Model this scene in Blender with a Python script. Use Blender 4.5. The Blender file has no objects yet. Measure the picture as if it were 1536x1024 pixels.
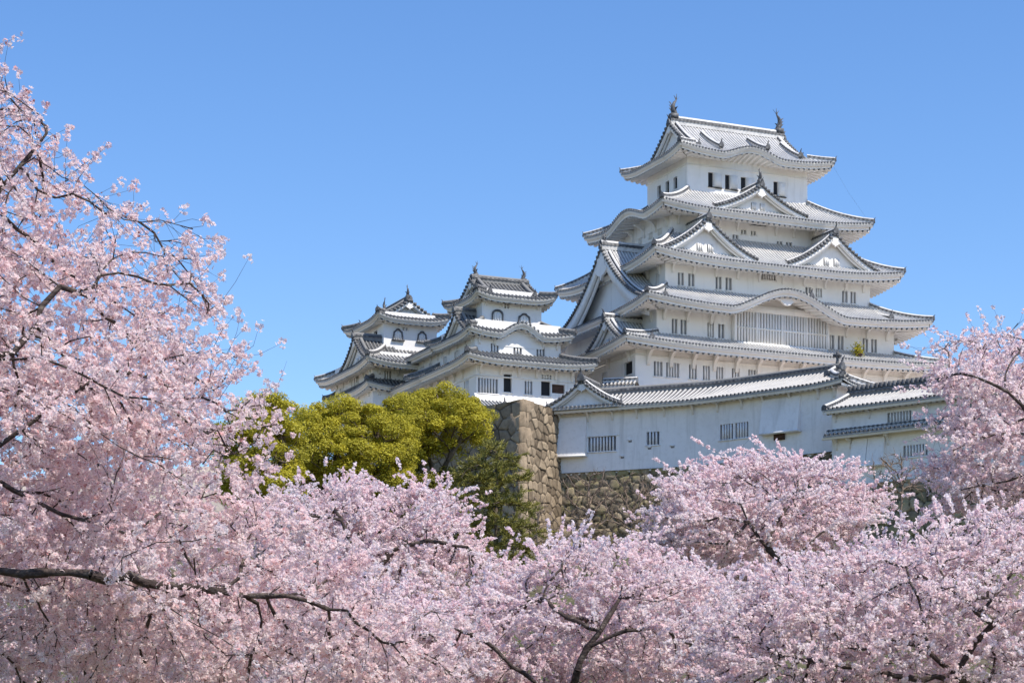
import bpy, math, random
import numpy as np
from mathutils import Vector, Matrix

C = bpy.context.scene
COL = C.collection
R = math.radians

# ------------------------------------------------------------------ camera
cam_d = bpy.data.cameras.new('camera')
cam = bpy.data.objects.new('camera', cam_d); COL.objects.link(cam)
FPX, CX, CY, CZ = 3200.0, 768.0, 1150.0, 1.6      # focal length / principal point in photo pixels, eye height
cam.location = (0, 0, CZ); cam.rotation_euler = (R(90), 0, 0)
cam_d.sensor_width = 36.0; cam_d.lens = FPX / 1536 * 36
cam_d.shift_y = (CY - 512) / 1536
cam_d.clip_start = 0.1; cam_d.clip_end = 20000
C.camera = cam

# ------------------------------------------------------------------ light
SUN_AZ, SUN_EL = 128.0, 56.0
w = bpy.data.worlds.new('World'); C.world = w; w.use_nodes = True
nt = w.node_tree
sky = nt.nodes.new('ShaderNodeTexSky'); sky.sky_type = 'NISHITA'; sky.sun_disc = False
sky.sun_elevation = R(SUN_EL); sky.sun_rotation = R(SUN_AZ)
sky.altitude = 300; sky.air_density = 1.0; sky.dust_density = 0.32; sky.ozone_density = 2.6
hsv = nt.nodes.new('ShaderNodeHueSaturation'); hsv.inputs['Saturation'].default_value = 1.22; hsv.inputs['Hue'].default_value = 0.507
nt.links.new(sky.outputs[0], hsv.inputs['Color'])
nt.links.new(hsv.outputs[0], nt.nodes['Background'].inputs[0])
nt.nodes['Background'].inputs[1].default_value = 0.132
sd = bpy.data.lights.new('sun', 'SUN'); so = bpy.data.objects.new('sun', sd); COL.objects.link(so)
sd.energy = 3.8; sd.angle = R(0.53); sd.color = (1.0, 0.935, 0.835)
sv = Vector((math.sin(R(SUN_AZ)) * math.cos(R(SUN_EL)), math.cos(R(SUN_AZ)) * math.cos(R(SUN_EL)), math.sin(R(SUN_EL))))
so.rotation_euler = sv.to_track_quat('Z', 'Y').to_euler()
so.location = sv * 300
C.view_settings.view_transform = 'Standard'; C.view_settings.look = 'None'
C.view_settings.exposure = 0.58; C.view_settings.gamma = 1.0
C.render.engine = 'CYCLES'
C.cycles.max_bounces = 7; C.cycles.diffuse_bounces = 4; C.cycles.transmission_bounces = 4
C.cycles.caustics_reflective = False; C.cycles.caustics_refractive = False

# ------------------------------------------------------------------ materials
def lin(c): return tuple(((v / 255) / 12.92 if v / 255 <= 0.04045 else ((v / 255 + 0.055) / 1.055) ** 2.4) for v in c)

def mat(name, base, rough=0.8, noise=None, bump=None, attr=None, transl=0.0, tcol=None):
    """base colour with an optional noise-driven second colour, bump, per-element tint attribute and translucency"""
    m = bpy.data.materials.new(name); m.use_nodes = True
    t = m.node_tree; N = t.nodes; L = t.links
    b = N['Principled BSDF']; b.inputs['Roughness'].default_value = rough
    b.inputs['Specular IOR Level'].default_value = 0.25
    b.inputs['Base Color'].default_value = (*base, 1)
    src = None
    tc = N.new('ShaderNodeTexCoord')
    if noise:
        for (c2, scale, lo, hi, amt, stretch) in noise:
            mp = N.new('ShaderNodeMapping'); mp.inputs['Scale'].default_value = stretch
            L.new(tc.outputs['Object'], mp.inputs[0])
            n = N.new('ShaderNodeTexNoise'); n.inputs['Scale'].default_value = scale; n.inputs['Detail'].default_value = 6
            n.inputs['Roughness'].default_value = 0.62
            L.new(mp.outputs[0], n.inputs['Vector'])
            r = N.new('ShaderNodeMapRange'); r.inputs[1].default_value = lo; r.inputs[2].default_value = hi
            r.inputs[4].default_value = amt
            L.new(n.outputs[0], r.inputs[0])
            mx = N.new('ShaderNodeMix'); mx.data_type = 'RGBA'
            if src is None: mx.inputs[6].default_value = (*base, 1)
            else: L.new(src, mx.inputs[6])
            mx.inputs[7].default_value = (*c2, 1)
            L.new(r.outputs[0], mx.inputs[0]); src = mx.outputs[2]
    if attr:
        a = N.new('ShaderNodeAttribute'); a.attribute_name = attr[0]
        mx = N.new('ShaderNodeMix'); mx.data_type = 'RGBA'
        if src is None: mx.inputs[6].default_value = (*base, 1)
        else: L.new(src, mx.inputs[6])
        mx.inputs[7].default_value = (*attr[1], 1)
        L.new(a.outputs['Fac'], mx.inputs[0]); src = mx.outputs[2]
    if src is not None: L.new(src, b.inputs['Base Color'])
    if bump:
        n = N.new('ShaderNodeTexNoise'); n.inputs['Scale'].default_value = bump[0]; n.inputs['Detail'].default_value = 5
        L.new(tc.outputs['Object'], n.inputs['Vector'])
        bp = N.new('ShaderNodeBump'); bp.inputs['Strength'].default_value = bump[1]; bp.inputs['Distance'].default_value = bump[2]
        L.new(n.outputs[0], bp.inputs['Height']); L.new(bp.outputs[0], b.inputs['Normal'])
    if transl:
        tr = N.new('ShaderNodeBsdfTranslucent')
        tr.inputs[0].default_value = (*(tcol or base), 1)
        if src is not None and tcol is None: L.new(src, tr.inputs[0])
        ms = N.new('ShaderNodeMixShader'); ms.inputs[0].default_value = transl
        L.new(b.outputs[0], ms.inputs[1]); L.new(tr.outputs[0], ms.inputs[2])
        L.new(ms.outputs[0], N['Material Output'].inputs[0])
    return m

ONE = (1, 1, 1)
M = {}
M['plaster'] = mat('white_plaster', (0.87, 0.845, 0.815), 0.85, [((0.62, 0.60, 0.58), 0.35, 0.52, 0.75, 0.45, ONE), ((0.56, 0.53, 0.49), 1.5, 0.56, 0.78, 0.6, (1, 1, 0.12))], (6, 0.15, 0.05))
M['wallp'] = mat('lime_wall', (0.86, 0.835, 0.82), 0.9, [((0.66, 0.63, 0.62), 0.3, 0.50, 0.8, 0.6, ONE), ((0.56, 0.54, 0.52), 1.9, 0.52, 0.76, 0.75, (1, 1, 0.09)), ((0.70, 0.67, 0.64), 3.0, 0.5, 0.7, 0.5, ONE)], (5, 0.2, 0.05))
M['rib'] = mat('tile_joint_plaster', (0.68, 0.66, 0.63), 0.8, [((0.38, 0.38, 0.39), 0.7, 0.48, 0.72, 0.7, ONE), ((0.26, 0.26, 0.27), 6.0, 0.50, 0.70, 0.6, ONE), ((0.74, 0.73, 0.72), 2.5, 0.55, 0.7, 0.8, ONE)])
M['tile'] = mat('grey_roof_tile', (0.41, 0.40, 0.385), 0.6, [((0.15, 0.15, 0.16), 4.0, 0.45, 0.65, 0.7, ONE)])
M['rib_old'] = mat('weathered_tile_joint', (0.55, 0.53, 0.50), 0.8, [((0.34, 0.34, 0.34), 0.9, 0.48, 0.72, 0.6, ONE), ((0.28, 0.28, 0.28), 7.0, 0.55, 0.7, 0.5, ONE)])
M['rib_mid'] = mat('greyed_tile_joint', (0.235, 0.23, 0.22), 0.8, [((0.16, 0.16, 0.16), 1.3, 0.45, 0.70, 0.75, ONE)])
M['tile_old'] = mat('dark_roof_tile', (0.045, 0.045, 0.047), 0.6, [((0.20, 0.20, 0.20), 4.0, 0.45, 0.65, 0.6, ONE)])
M['dark'] = mat('smoked_ridge_tile', (0.085, 0.086, 0.092), 0.6, [((0.24, 0.24, 0.24), 2.0, 0.45, 0.7, 0.8, ONE)])
M['edge'] = mat('eave_tile_edge', (0.33, 0.33, 0.33), 0.6, [((0.55, 0.54, 0.48), 5.0, 0.5, 0.65, 0.8, ONE)])
M['void'] = mat('dark_interior', (0.025, 0.025, 0.028), 0.7)
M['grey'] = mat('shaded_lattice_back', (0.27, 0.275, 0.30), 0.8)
M['wood'] = mat('brown_wood', (0.10, 0.05, 0.035), 0.7, [((0.05, 0.03, 0.02), 2.0, 0.4, 0.7, 0.8, (1, 1, 4))])
M['tan'] = mat('tan_plaster', (0.50, 0.36, 0.22), 0.85, [((0.35, 0.25, 0.16), 1.5, 0.45, 0.7, 0.6, ONE)])
M['bark'] = mat('cherry_bark', (0.060, 0.042, 0.037), 0.85, [((0.17, 0.14, 0.115), 9.0, 0.50, 0.66, 0.8, (1, 1, 2.5)), ((0.02, 0.014, 0.012), 14.0, 0.5, 0.66, 0.8, (1, 1, 4))], (30, 0.9, 0.03))
M['bark_g'] = mat('grey_bark', (0.13, 0.10, 0.075), 0.9, [((0.05, 0.04, 0.03), 4.0, 0.45, 0.7, 0.7, ONE)])
M['twig'] = mat('dry_twig', (0.24, 0.18, 0.14), 0.9)
M['petal'] = mat('pink_petal', (0.945, 0.75, 0.755), 0.6, attr=('tint', (0.965, 0.885, 0.875)), transl=0.60)
M['petal_far'] = mat('pale_pink_blossom', (0.945, 0.75, 0.77), 0.6, attr=('tint', (0.965, 0.885, 0.885)), transl=0.60)
M['calyx'] = mat('flower_centre', (0.52, 0.22, 0.24), 0.7)
M['bud'] = mat('pink_bud', (0.62, 0.33, 0.34), 0.7, attr=('tint', (0.35, 0.16, 0.13)))
M['camphor'] = mat('camphor_leaf', (0.56, 0.49, 0.045), 0.6, attr=('tint', (0.30, 0.275, 0.03)), transl=0.35)
M['deep'] = mat('evergreen_leaf', (0.20, 0.18, 0.022), 0.5, attr=('tint', (0.10, 0.105, 0.018)), transl=0.2)
M['pine'] = mat('pine_needles', (0.15, 0.15, 0.04), 0.55, attr=('tint', (0.38, 0.34, 0.08)), transl=0.12)
M['ground'] = mat('hill_grass', (0.075, 0.085, 0.025), 0.95, [((0.13, 0.10, 0.065), 0.25, 0.42, 0.62, 0.9, ONE), ((0.04, 0.05, 0.02), 2.5, 0.5, 0.7, 0.7, ONE), ((0.48, 0.37, 0.37), 9.0, 0.56, 0.66, 0.6, ONE)], (3, 0.6, 0.15))

_t = M['ground'].node_tree; _b = _t.nodes['Principled BSDF']; _s = _b.inputs['Base Color'].links[0].from_socket
_g = _t.nodes.new('ShaderNodeNewGeometry'); _x = _t.nodes.new('ShaderNodeSeparateXYZ'); _t.links.new(_g.outputs['Position'], _x.inputs[0])
_r = _t.nodes.new('ShaderNodeMapRange'); _r.inputs[1].default_value = 17.5; _r.inputs[2].default_value = 19.5; _t.links.new(_x.outputs[2], _r.inputs[0])
_m = _t.nodes.new('ShaderNodeMix'); _m.data_type = 'RGBA'; _t.links.new(_r.outputs[0], _m.inputs[0]); _t.links.new(_s, _m.inputs[6]); _m.inputs[7].default_value = (0.46, 0.39, 0.33, 1)
_t.links.new(_m.outputs[2], _b.inputs['Base Color'])

def stone_mat(name, c_lo, c_hi, joint, moss=None):
    m = bpy.data.materials.new(name); m.use_nodes = True
    t = m.node_tree; N = t.nodes; L = t.links; b = N['Principled BSDF']
    b.inputs['Roughness'].default_value = 0.9; b.inputs['Specular IOR Level'].default_value = 0.2
    a = N.new('ShaderNodeAttribute'); a.attribute_name = 'stone'
    j = N.new('ShaderNodeAttribute'); j.attribute_name = 'joint'
    tc = N.new('ShaderNodeTexCoord')
    mx = N.new('ShaderNodeMix'); mx.data_type = 'RGBA'
    mx.inputs[6].default_value = (*c_lo, 1); mx.inputs[7].default_value = (*c_hi, 1)
    L.new(a.outputs['Fac'], mx.inputs[0]); src = mx.outputs[2]
    n = N.new('ShaderNodeTexNoise'); n.inputs['Scale'].default_value = 2.2; n.inputs['Detail'].default_value = 8; n.inputs['Roughness'].default_value = 0.7
    L.new(tc.outputs['Object'], n.inputs['Vector'])
    r = N.new('ShaderNodeMapRange'); r.inputs[1].default_value = 0.3; r.inputs[2].default_value = 0.75; r.inputs[3].default_value = 0.55; r.inputs[4].default_value = 1.25
    L.new(n.outputs[0], r.inputs[0])
    mu = N.new('ShaderNodeMix'); mu.data_type = 'RGBA'; mu.blend_type = 'MULTIPLY'; mu.inputs[0].default_value = 1
    L.new(src, mu.inputs[6]); L.new(r.outputs[0], mu.inputs[7]); src = mu.outputs[2]
    if moss:
        n2 = N.new('ShaderNodeTexNoise'); n2.inputs['Scale'].default_value = 0.7; n2.inputs['Detail'].default_value = 5
        L.new(tc.outputs['Object'], n2.inputs['Vector'])
        r2 = N.new('ShaderNodeMapRange'); r2.inputs[1].default_value = 0.47; r2.inputs[2].default_value = 0.63; r2.inputs[4].default_value = 0.55
        L.new(n2.outputs[0], r2.inputs[0])
        m3 = N.new('ShaderNodeMix'); m3.data_type = 'RGBA'; L.new(r2.outputs[0], m3.inputs[0])
        L.new(src, m3.inputs[6]); m3.inputs[7].default_value = (*moss, 1); src = m3.outputs[2]
    m2 = N.new('ShaderNodeMix'); m2.data_type = 'RGBA'; L.new(j.outputs['Fac'], m2.inputs[0])
    L.new(src, m2.inputs[6]); m2.inputs[7].default_value = (*joint, 1)
    L.new(m2.outputs[2], b.inputs['Base Color'])
    bp = N.new('ShaderNodeBump'); bp.inputs['Strength'].default_value = 0.5; bp.inputs['Distance'].default_value = 0.08
    L.new(n.outputs[0], bp.inputs['Height']); L.new(bp.outputs[0], b.inputs['Normal'])
    return m
M['stone'] = stone_mat('cut_rampart_stone', (0.17, 0.13, 0.09), (0.44, 0.345, 0.24), (0.045, 0.034, 0.025))
M['stone_m'] = stone_mat('mossy_rubble_stone', (0.22, 0.175, 0.12), (0.50, 0.40, 0.27), (0.04, 0.032, 0.024), (0.36, 0.31, 0.12))

# ------------------------------------------------------------------ mesh builder
class MB:
    def __init__(s): s.V = []; s.F = []; s.n = 0; s.attr = {}
    def add(s, V, F, m=0, **at):
        V = np.asarray(V, float).reshape(-1, 3); F = np.asarray(F, np.int64)
        if F.size == 0: return
        s.V.append(V); s.F.append((F + s.n, m, at)); s.n += len(V)
    def quad(s, a, b, c, d, m=0): s.add([a, b, c, d], [[0, 1, 2, 3]], m)
    def poly(s, pts, m=0): s.add(pts, [list(range(len(pts)))], m)
    def grid(s, P, m=0):
        """P: (na, nb, 3)"""
        na, nb = P.shape[:2]
        i = np.arange(na - 1)[:, None] * nb + np.arange(nb - 1)[None]
        F = np.stack([i, i + 1, i + nb + 1, i + nb], -1).reshape(-1, 4)
        s.add(P.reshape(-1, 3), F, m)
    def box(s, x0, x1, y0, y1, z0, z1, m=0, fr=None):
        P = np.array([[x, y, z] for x in (x0, x1) for y in (y0, y1) for z in (z0, z1)], float)
        if fr is not None: P = fr(P[:, 0], P[:, 1], P[:, 2])
        s.add(P, [[0, 1, 3, 2], [4, 6, 7, 5], [0, 4, 5, 1], [2, 3, 7, 6], [0, 2, 6, 4], [1, 5, 7, 3]], m)
    def extrude(s, pts, off, m=0):
        """closed outline pts (n,3) swept along off"""
        p = np.asarray(pts, float); n = len(p); off = np.asarray(off, float)
        s.add(p, [list(range(n))], m); s.add(p + off, [list(range(n))[::-1]], m)
        i = np.arange(n); j = (i + 1) % n
        s.add(np.vstack([p, p + off]), np.stack([i, j, j + n, i + n], -1), m)
    def tube(s, pts, rad, k=6, m=0):
        p = np.asarray(pts, float); r = np.broadcast_to(np.asarray(rad, float), (len(p),))
        t = np.gradient(p, axis=0); t /= np.linalg.norm(t, axis=1)[:, None] + 1e-9
        up = np.array([0, 0, 1.0]) if abs(t[:, 2]).mean() < 0.8 else np.array([1.0, 0, 0])
        a = np.cross(t, up); a /= np.linalg.norm(a, axis=1)[:, None] + 1e-9; b = np.cross(a, t)
        an = np.linspace(0, 2 * np.pi, k + 1)
        P = p[:, None] + r[:, None, None] * (np.cos(an)[None, :, None] * a[:, None] + np.sin(an)[None, :, None] * b[:, None])
        s.grid(P, m)
        s.poly(P[0, :-1], m); s.poly(P[-1, :-1], m)
    def build(s, name, mats, parent=None, smooth=False, loc=None):
        me = bpy.data.meshes.new(name)
        V = np.vstack(s.V); me.vertices.add(len(V)); me.vertices.foreach_set('co', V.astype(np.float32).ravel())
        li = np.concatenate([f.ravel() for f, _, _ in s.F]).astype(np.int32)
        lt = np.concatenate([np.full(len(f), f.shape[1]) for f, _, _ in s.F]).astype(np.int32)
        ls = np.concatenate([[0], np.cumsum(lt)[:-1]]).astype(np.int32)
        me.loops.add(len(li)); me.loops.foreach_set('vertex_index', li)
        me.polygons.add(len(lt)); me.polygons.foreach_set('loop_start', ls)
        mi = np.concatenate([np.full(len(f), m) for f, m, _ in s.F]).astype(np.int32)
        me.polygons.foreach_set('material_index', mi)
        if smooth: me.polygons.foreach_set('use_smooth', np.ones(len(lt), bool))
        keys = {k for _, _, a in s.F for k in a}
        for k in keys:
            at = me.attributes.new(k, 'FLOAT', 'FACE')
            at.data.foreach_set('value', np.concatenate([np.broadcast_to(a.get(k, 0.0), (len(f),)) for f, _, a in s.F]).astype(np.float32))
        for k, v in s.attr.items():
            at = me.attributes.new(k, 'FLOAT', 'POINT'); at.data.foreach_set('value', v.astype(np.float32))
        for m in mats: me.materials.append(M[m])
        me.update(calc_edges=True); me.validate()
        o = bpy.data.objects.new(name, me); COL.objects.link(o)
        if parent is not None: o.parent = parent
        if loc is not None: o.location = loc
        return o

def tag(o, label, cat, group=None, kind=None):
    if label: o['label'] = label
    if cat: o['category'] = cat
    if group: o['group'] = group
    if kind: o['kind'] = kind
    return o
def thing(name, label, cat, loc=(0, 0, 0), rotz=0, group=None):
    o = bpy.data.objects.new(name, None); COL.objects.link(o); o.empty_display_size = 0.5
    o.location = loc; o.rotation_euler = (0, 0, rotz)
    return tag(o, label, cat, group)

def at(x, y, D): return np.array([(x - CX) / FPX * D, D, CZ + (CY - y) / FPX * D])

# side frames: lateral l, outward o -> local x, y
FR = {'S': lambda l, o, z: np.stack(np.broadcast_arrays(l, -o, z), -1),
      'N': lambda l, o, z: np.stack(np.broadcast_arrays(-l, o, z), -1),
      'E': lambda l, o, z: np.stack(np.broadcast_arrays(o, l, z), -1),
      'W': lambda l, o, z: np.stack(np.broadcast_arrays(-o, -l, z), -1)}
def rotfr(fr, rot):
    """swap the long axis: rotate a frame by 90 degrees"""
    if not rot: return fr
    def g(l, o, z):
        P = fr(l, o, z); return np.stack([-P[..., 1], P[..., 0], P[..., 2]], -1)
    return g
def shifted(fr, cx, cy):
    def g(l, o, z):
        return fr(l, o, z) + np.array([cx, cy, 0.0])
    return g

OFF = np.array([-0.5, -0.19, -0.11, 0.11, 0.19, 0.5]); HOFF = np.array([0, 0, 1, 1, 0, 0])
def ribbed(mb, fn, a0, a1, pitch, b0=None, nr=7, h=0.10, discs=True, edge=0.13, b1=1.0):
    """tile roof strip: ribs run along b (b1 = eave), fn(a, b) -> (..., 3). material 0 tile, 1 rib, 2 edge, 3 dark"""
    n = max(1, int(round((a1 - a0) / pitch))); p = (a1 - a0) / n
    ac = a0 + (np.arange(n) + 0.5) * p
    lo = np.zeros(n) if b0 is None else np.clip(b0(ac), 0, 0.995)
    A = ac[:, None] + OFF[None] * p
    tt = np.linspace(0, 1, nr)
    B = lo[:, None] + (b1 - lo[:, None]) * tt[None]
    P = fn(np.broadcast_to(A[:, :, None], (n, 6, nr)), np.broadcast_to(B[:, None, :], (n, 6, nr))).copy()
    P[..., 2] += (HOFF * h)[None, :, None]
    for k in range(5):
        base = P[:, k:k + 2]
        i = np.arange(n)[:, None] * (2 * nr) + np.arange(nr - 1)[None]
        F = np.stack([i, i + 1, i + nr + 1, i + nr], -1).reshape(-1, 4)
        mb.add(base.reshape(-1, 3), F, 1 if 1 <= k <= 3 else 0)
    E = P[:, :, -1]; E1 = P[:, :, -2]
    out = (E - E1).mean(1); out[:, 2] = 0; out /= np.linalg.norm(out, axis=1)[:, None] + 1e-9
    e0 = E[:, [0, -1]].copy(); e1 = e0.copy(); e1[..., 2] -= edge
    mb.add(np.concatenate([e0, e1], 1).reshape(-1, 3), np.arange(n)[:, None] * 4 + np.array([0, 1, 3, 2]), 2)
    if discs:
        c = E[:, 2:4].mean(1) + out * 0.04; c[:, 2] -= h * 0.35
        lat = E[:, -1] - E[:, 0]; lat /= np.linalg.norm(lat, axis=1)[:, None] + 1e-9
        an = np.linspace(0, 2 * np.pi, 7)[:-1]; rr = p * 0.25
        D = c[:, None] + rr * (np.cos(an)[None, :, None] * lat[:, None] + np.sin(an)[None, :, None] * np.array([0, 0, 1.0]))
        mb.add(D.reshape(-1, 3), np.arange(n)[:, None] * 6 + np.arange(6), 3)
        D2 = D - out[:, None] * 0.3
        V = np.concatenate([D, D2], 1).reshape(-1, 3); i = np.arange(6); j = (i + 1) % 6
        F = (np.arange(n)[:, None, None] * 12 + np.stack([i, j, j + 6, i + 6], -1)[None]).reshape(-1, 4)
        mb.add(V, F, 3)

def corrug(mb, fn, a0, a1, pitch, nr=4, h=0.12, m=0, b0=None):
    """rafters under an eave"""
    n = max(1, int(round((a1 - a0) / pitch))); p = (a1 - a0) / n
    ac = a0 + (np.arange(n) + 0.5) * p
    off = np.array([-0.5, -0.22, -0.22, 0.22, 0.22, 0.5]); ho = np.array([0, 0, -1, -1, 0, 0])
    A = (ac[:, None] + off[None] * p).ravel(); H = np.tile(ho * h, n)
    B = np.linspace(0, 1, nr)
    P = fn(np.broadcast_to(A[:, None], (len(A), nr)), np.broadcast_to(B[None], (len(A), nr))).copy()
    P[..., 2] += H[:, None]
    mb.grid(P, m)

def bumpf(u, bumps):
    z = np.full(np.shape(u), -9.0)
    for (u0, hw, hb) in bumps:
        x = np.clip(np.abs(u - u0) / hw, 0, 1)
        s = np.cos(x * np.pi * 0.5) ** 2
        s = s ** 0.85
        z = np.where(np.abs(u - u0) < hw, np.maximum(z, hb * s), z)
    return z

TILE_NEW = ['tile', 'rib', 'edge', 'dark']; TILE_OLD = ['tile_old', 'rib_old', 'edge', 'dark']; TILE_MID = ['tile_old', 'rib_mid', 'edge', 'dark']

oni_me = {}
def ridge_end(parent, loc, ang, s=1.0, kind='dark'):
    """ogre tile block with an upturned horn, meshes shared"""
    if kind not in oni_me:
        mb = MB()
        prof = [(-.30, 0), (.30, 0), (.36, .22), (.22, .50), (.08, .62), (-.08, .62), (-.22, .50), (-.36, .22)]
        mb.extrude([(0, y, z) for y, z in prof], (0.22, 0, 0), 0)
        mb.tube([(0.12, 0, .5), (0.10, 0, .72), (0.18, 0, .92), (0.34, 0, 1.08)], [.12, .10, .07, .03], 5, 0)
        mb.box(-.5, .02, -.2, .2, .02, .38, 0)
        o = mb.build('ridge_end_tile', [kind]); oni_me[kind] = o.data
        bpy.data.objects.remove(o)
    o = bpy.data.objects.new('ridge_end_tile', oni_me[kind]); COL.objects.link(o)
    s *= .78; o.parent = parent; o.location = loc; o.rotation_euler = (0, 0, ang); o.scale = (s, s, s)
    return o

fish_me = []
def fish(parent, loc, ang, s=1.0):
    """roof fish ornament: head down, body arched, tail fins in the air"""
    if not fish_me:
        mb = MB()
        pts = [(.30, 0, 0.10), (.12, 0, .25), (-.02, 0, .55), (-.02, 0, .90), (.10, 0, 1.2), (.28, 0, 1.42), (.36, 0, 1.62)]
        mb.tube(pts, [.20, .30, .27, .21, .15, .09, .05], 8, 0)
        for dx, dz in ((-.28, .40), (.02, .58), (.40, .42)):
            mb.extrude([(.32, -.02, 1.45), (.42, -.02, 1.58), (.36 + dx, -.02, 1.55 + dz)], (0, .06, 0), 0)
        for z in (.45, .75, 1.05):
            mb.extrude([(-.22, -.02, z - .12), (-.22, -.02, z + .10), (-.48, -.02, z + .22)], (0, .05, 0), 0)
        for sy in (-1, 1):
            mb.extrude([(.15, sy * .22, .45), (.02, sy * .22, .65), (.25, sy * .50, .78)], (0.04, 0, .02), 0)
        mb.box(-.35, .45, -.30, .30, -.35, .12, 0)
        o = mb.build('fish_finial', ['dark'], smooth=False); fish_me.append(o.data); bpy.data.objects.remove(o)
    o = bpy.data.objects.new('fish_finial', fish_me[0]); COL.objects.link(o)
    s *= .84; o.parent = parent; o.location = loc; o.rotation_euler = (0, 0, ang); o.scale = (s, s, s)
    return o

def ridge(parent, pts, wd=0.42, ht=0.45, dark='dark', light='rib', name='ridge', crenel=0.0):
    """ridge course along pts: plaster-striped sides, round dark cap"""
    p = np.asarray(pts, float); t = np.gradient(p, axis=0); t[:, 2] = 0; t /= np.linalg.norm(t, axis=1)[:, None] + 1e-9
    nrm = np.stack([-t[:, 1], t[:, 0], 0 * t[:, 0]], -1)
    mb = MB(); up = np.array([0, 0, 1.0])
    def ring(wz): return np.stack([p + nrm * a * wd + up * b for a, b in wz], 1)
    mb.grid(ring([(-.5, -.15), (-.5, ht * .34)]), 1); mb.grid(ring([(.5, -.15), (.5, ht * .34)]), 1)
    mb.grid(ring([(-.62, ht * .34), (-.62, ht * .5), (-.42, ht * .5), (-.42, ht * .72)]), 0)
    mb.grid(ring([(.62, ht * .34), (.62, ht * .5), (.42, ht * .5), (.42, ht * .72)]), 0)
    mb.grid(ring([(-.62, ht * .34), (.62, ht * .34)]), 1)
    mb.grid(ring([(-.42, ht * .72), (-.3, ht * .95), (0, ht * 1.05), (.3, ht * .95), (.42, ht * .72)]), 1)
    # round tiles as dark studs along both flanks
    L = np.concatenate([[0], np.cumsum(np.linalg.norm(np.diff(p, axis=0), axis=1))])
    ns = max(2, int(L[-1] / 0.34))
    for q in (np.arange(ns) + .5) / ns * L[-1]:
        c = np.array([np.interp(q, L, p[:, k]) for k in range(3)]); tt = np.array([np.interp(q, L, t[:, k]) for k in range(3)])
        nn = np.array([-tt[1], tt[0], 0])
        for sg in (-1, 1):
            b = c + nn * sg * wd * .63 + up * ht * .42; e = tt * .08
            mb.add([b - e - up * .08, b + e - up * .08, b + e + up * .08, b - e + up * .08], [[0, 1, 2, 3]], 0)
        if crenel:
            b = c + up * ht
            for sg in (1,):
                P = np.array([b + tt * .13 * i + nn * wd * .5 * j + up * k for i in (-1, 1) for j in (-1, 1) for k in (-.02, crenel)])
                mb.add(P, [[0, 1, 3, 2], [4, 6, 7, 5], [0, 4, 5, 1], [2, 3, 7, 6], [1, 5, 7, 3]], 0)
    for k in (0, -1):
        mb.poly([p[k] + nrm[k] * a * wd + up * b for a, b in ((-.6, -.1), (.6, -.1), (.6, ht * .5), (.3, ht), (-.3, ht), (-.6, ht * .5))], 0)
    return mb.build(name, [dark, light], parent)

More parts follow.
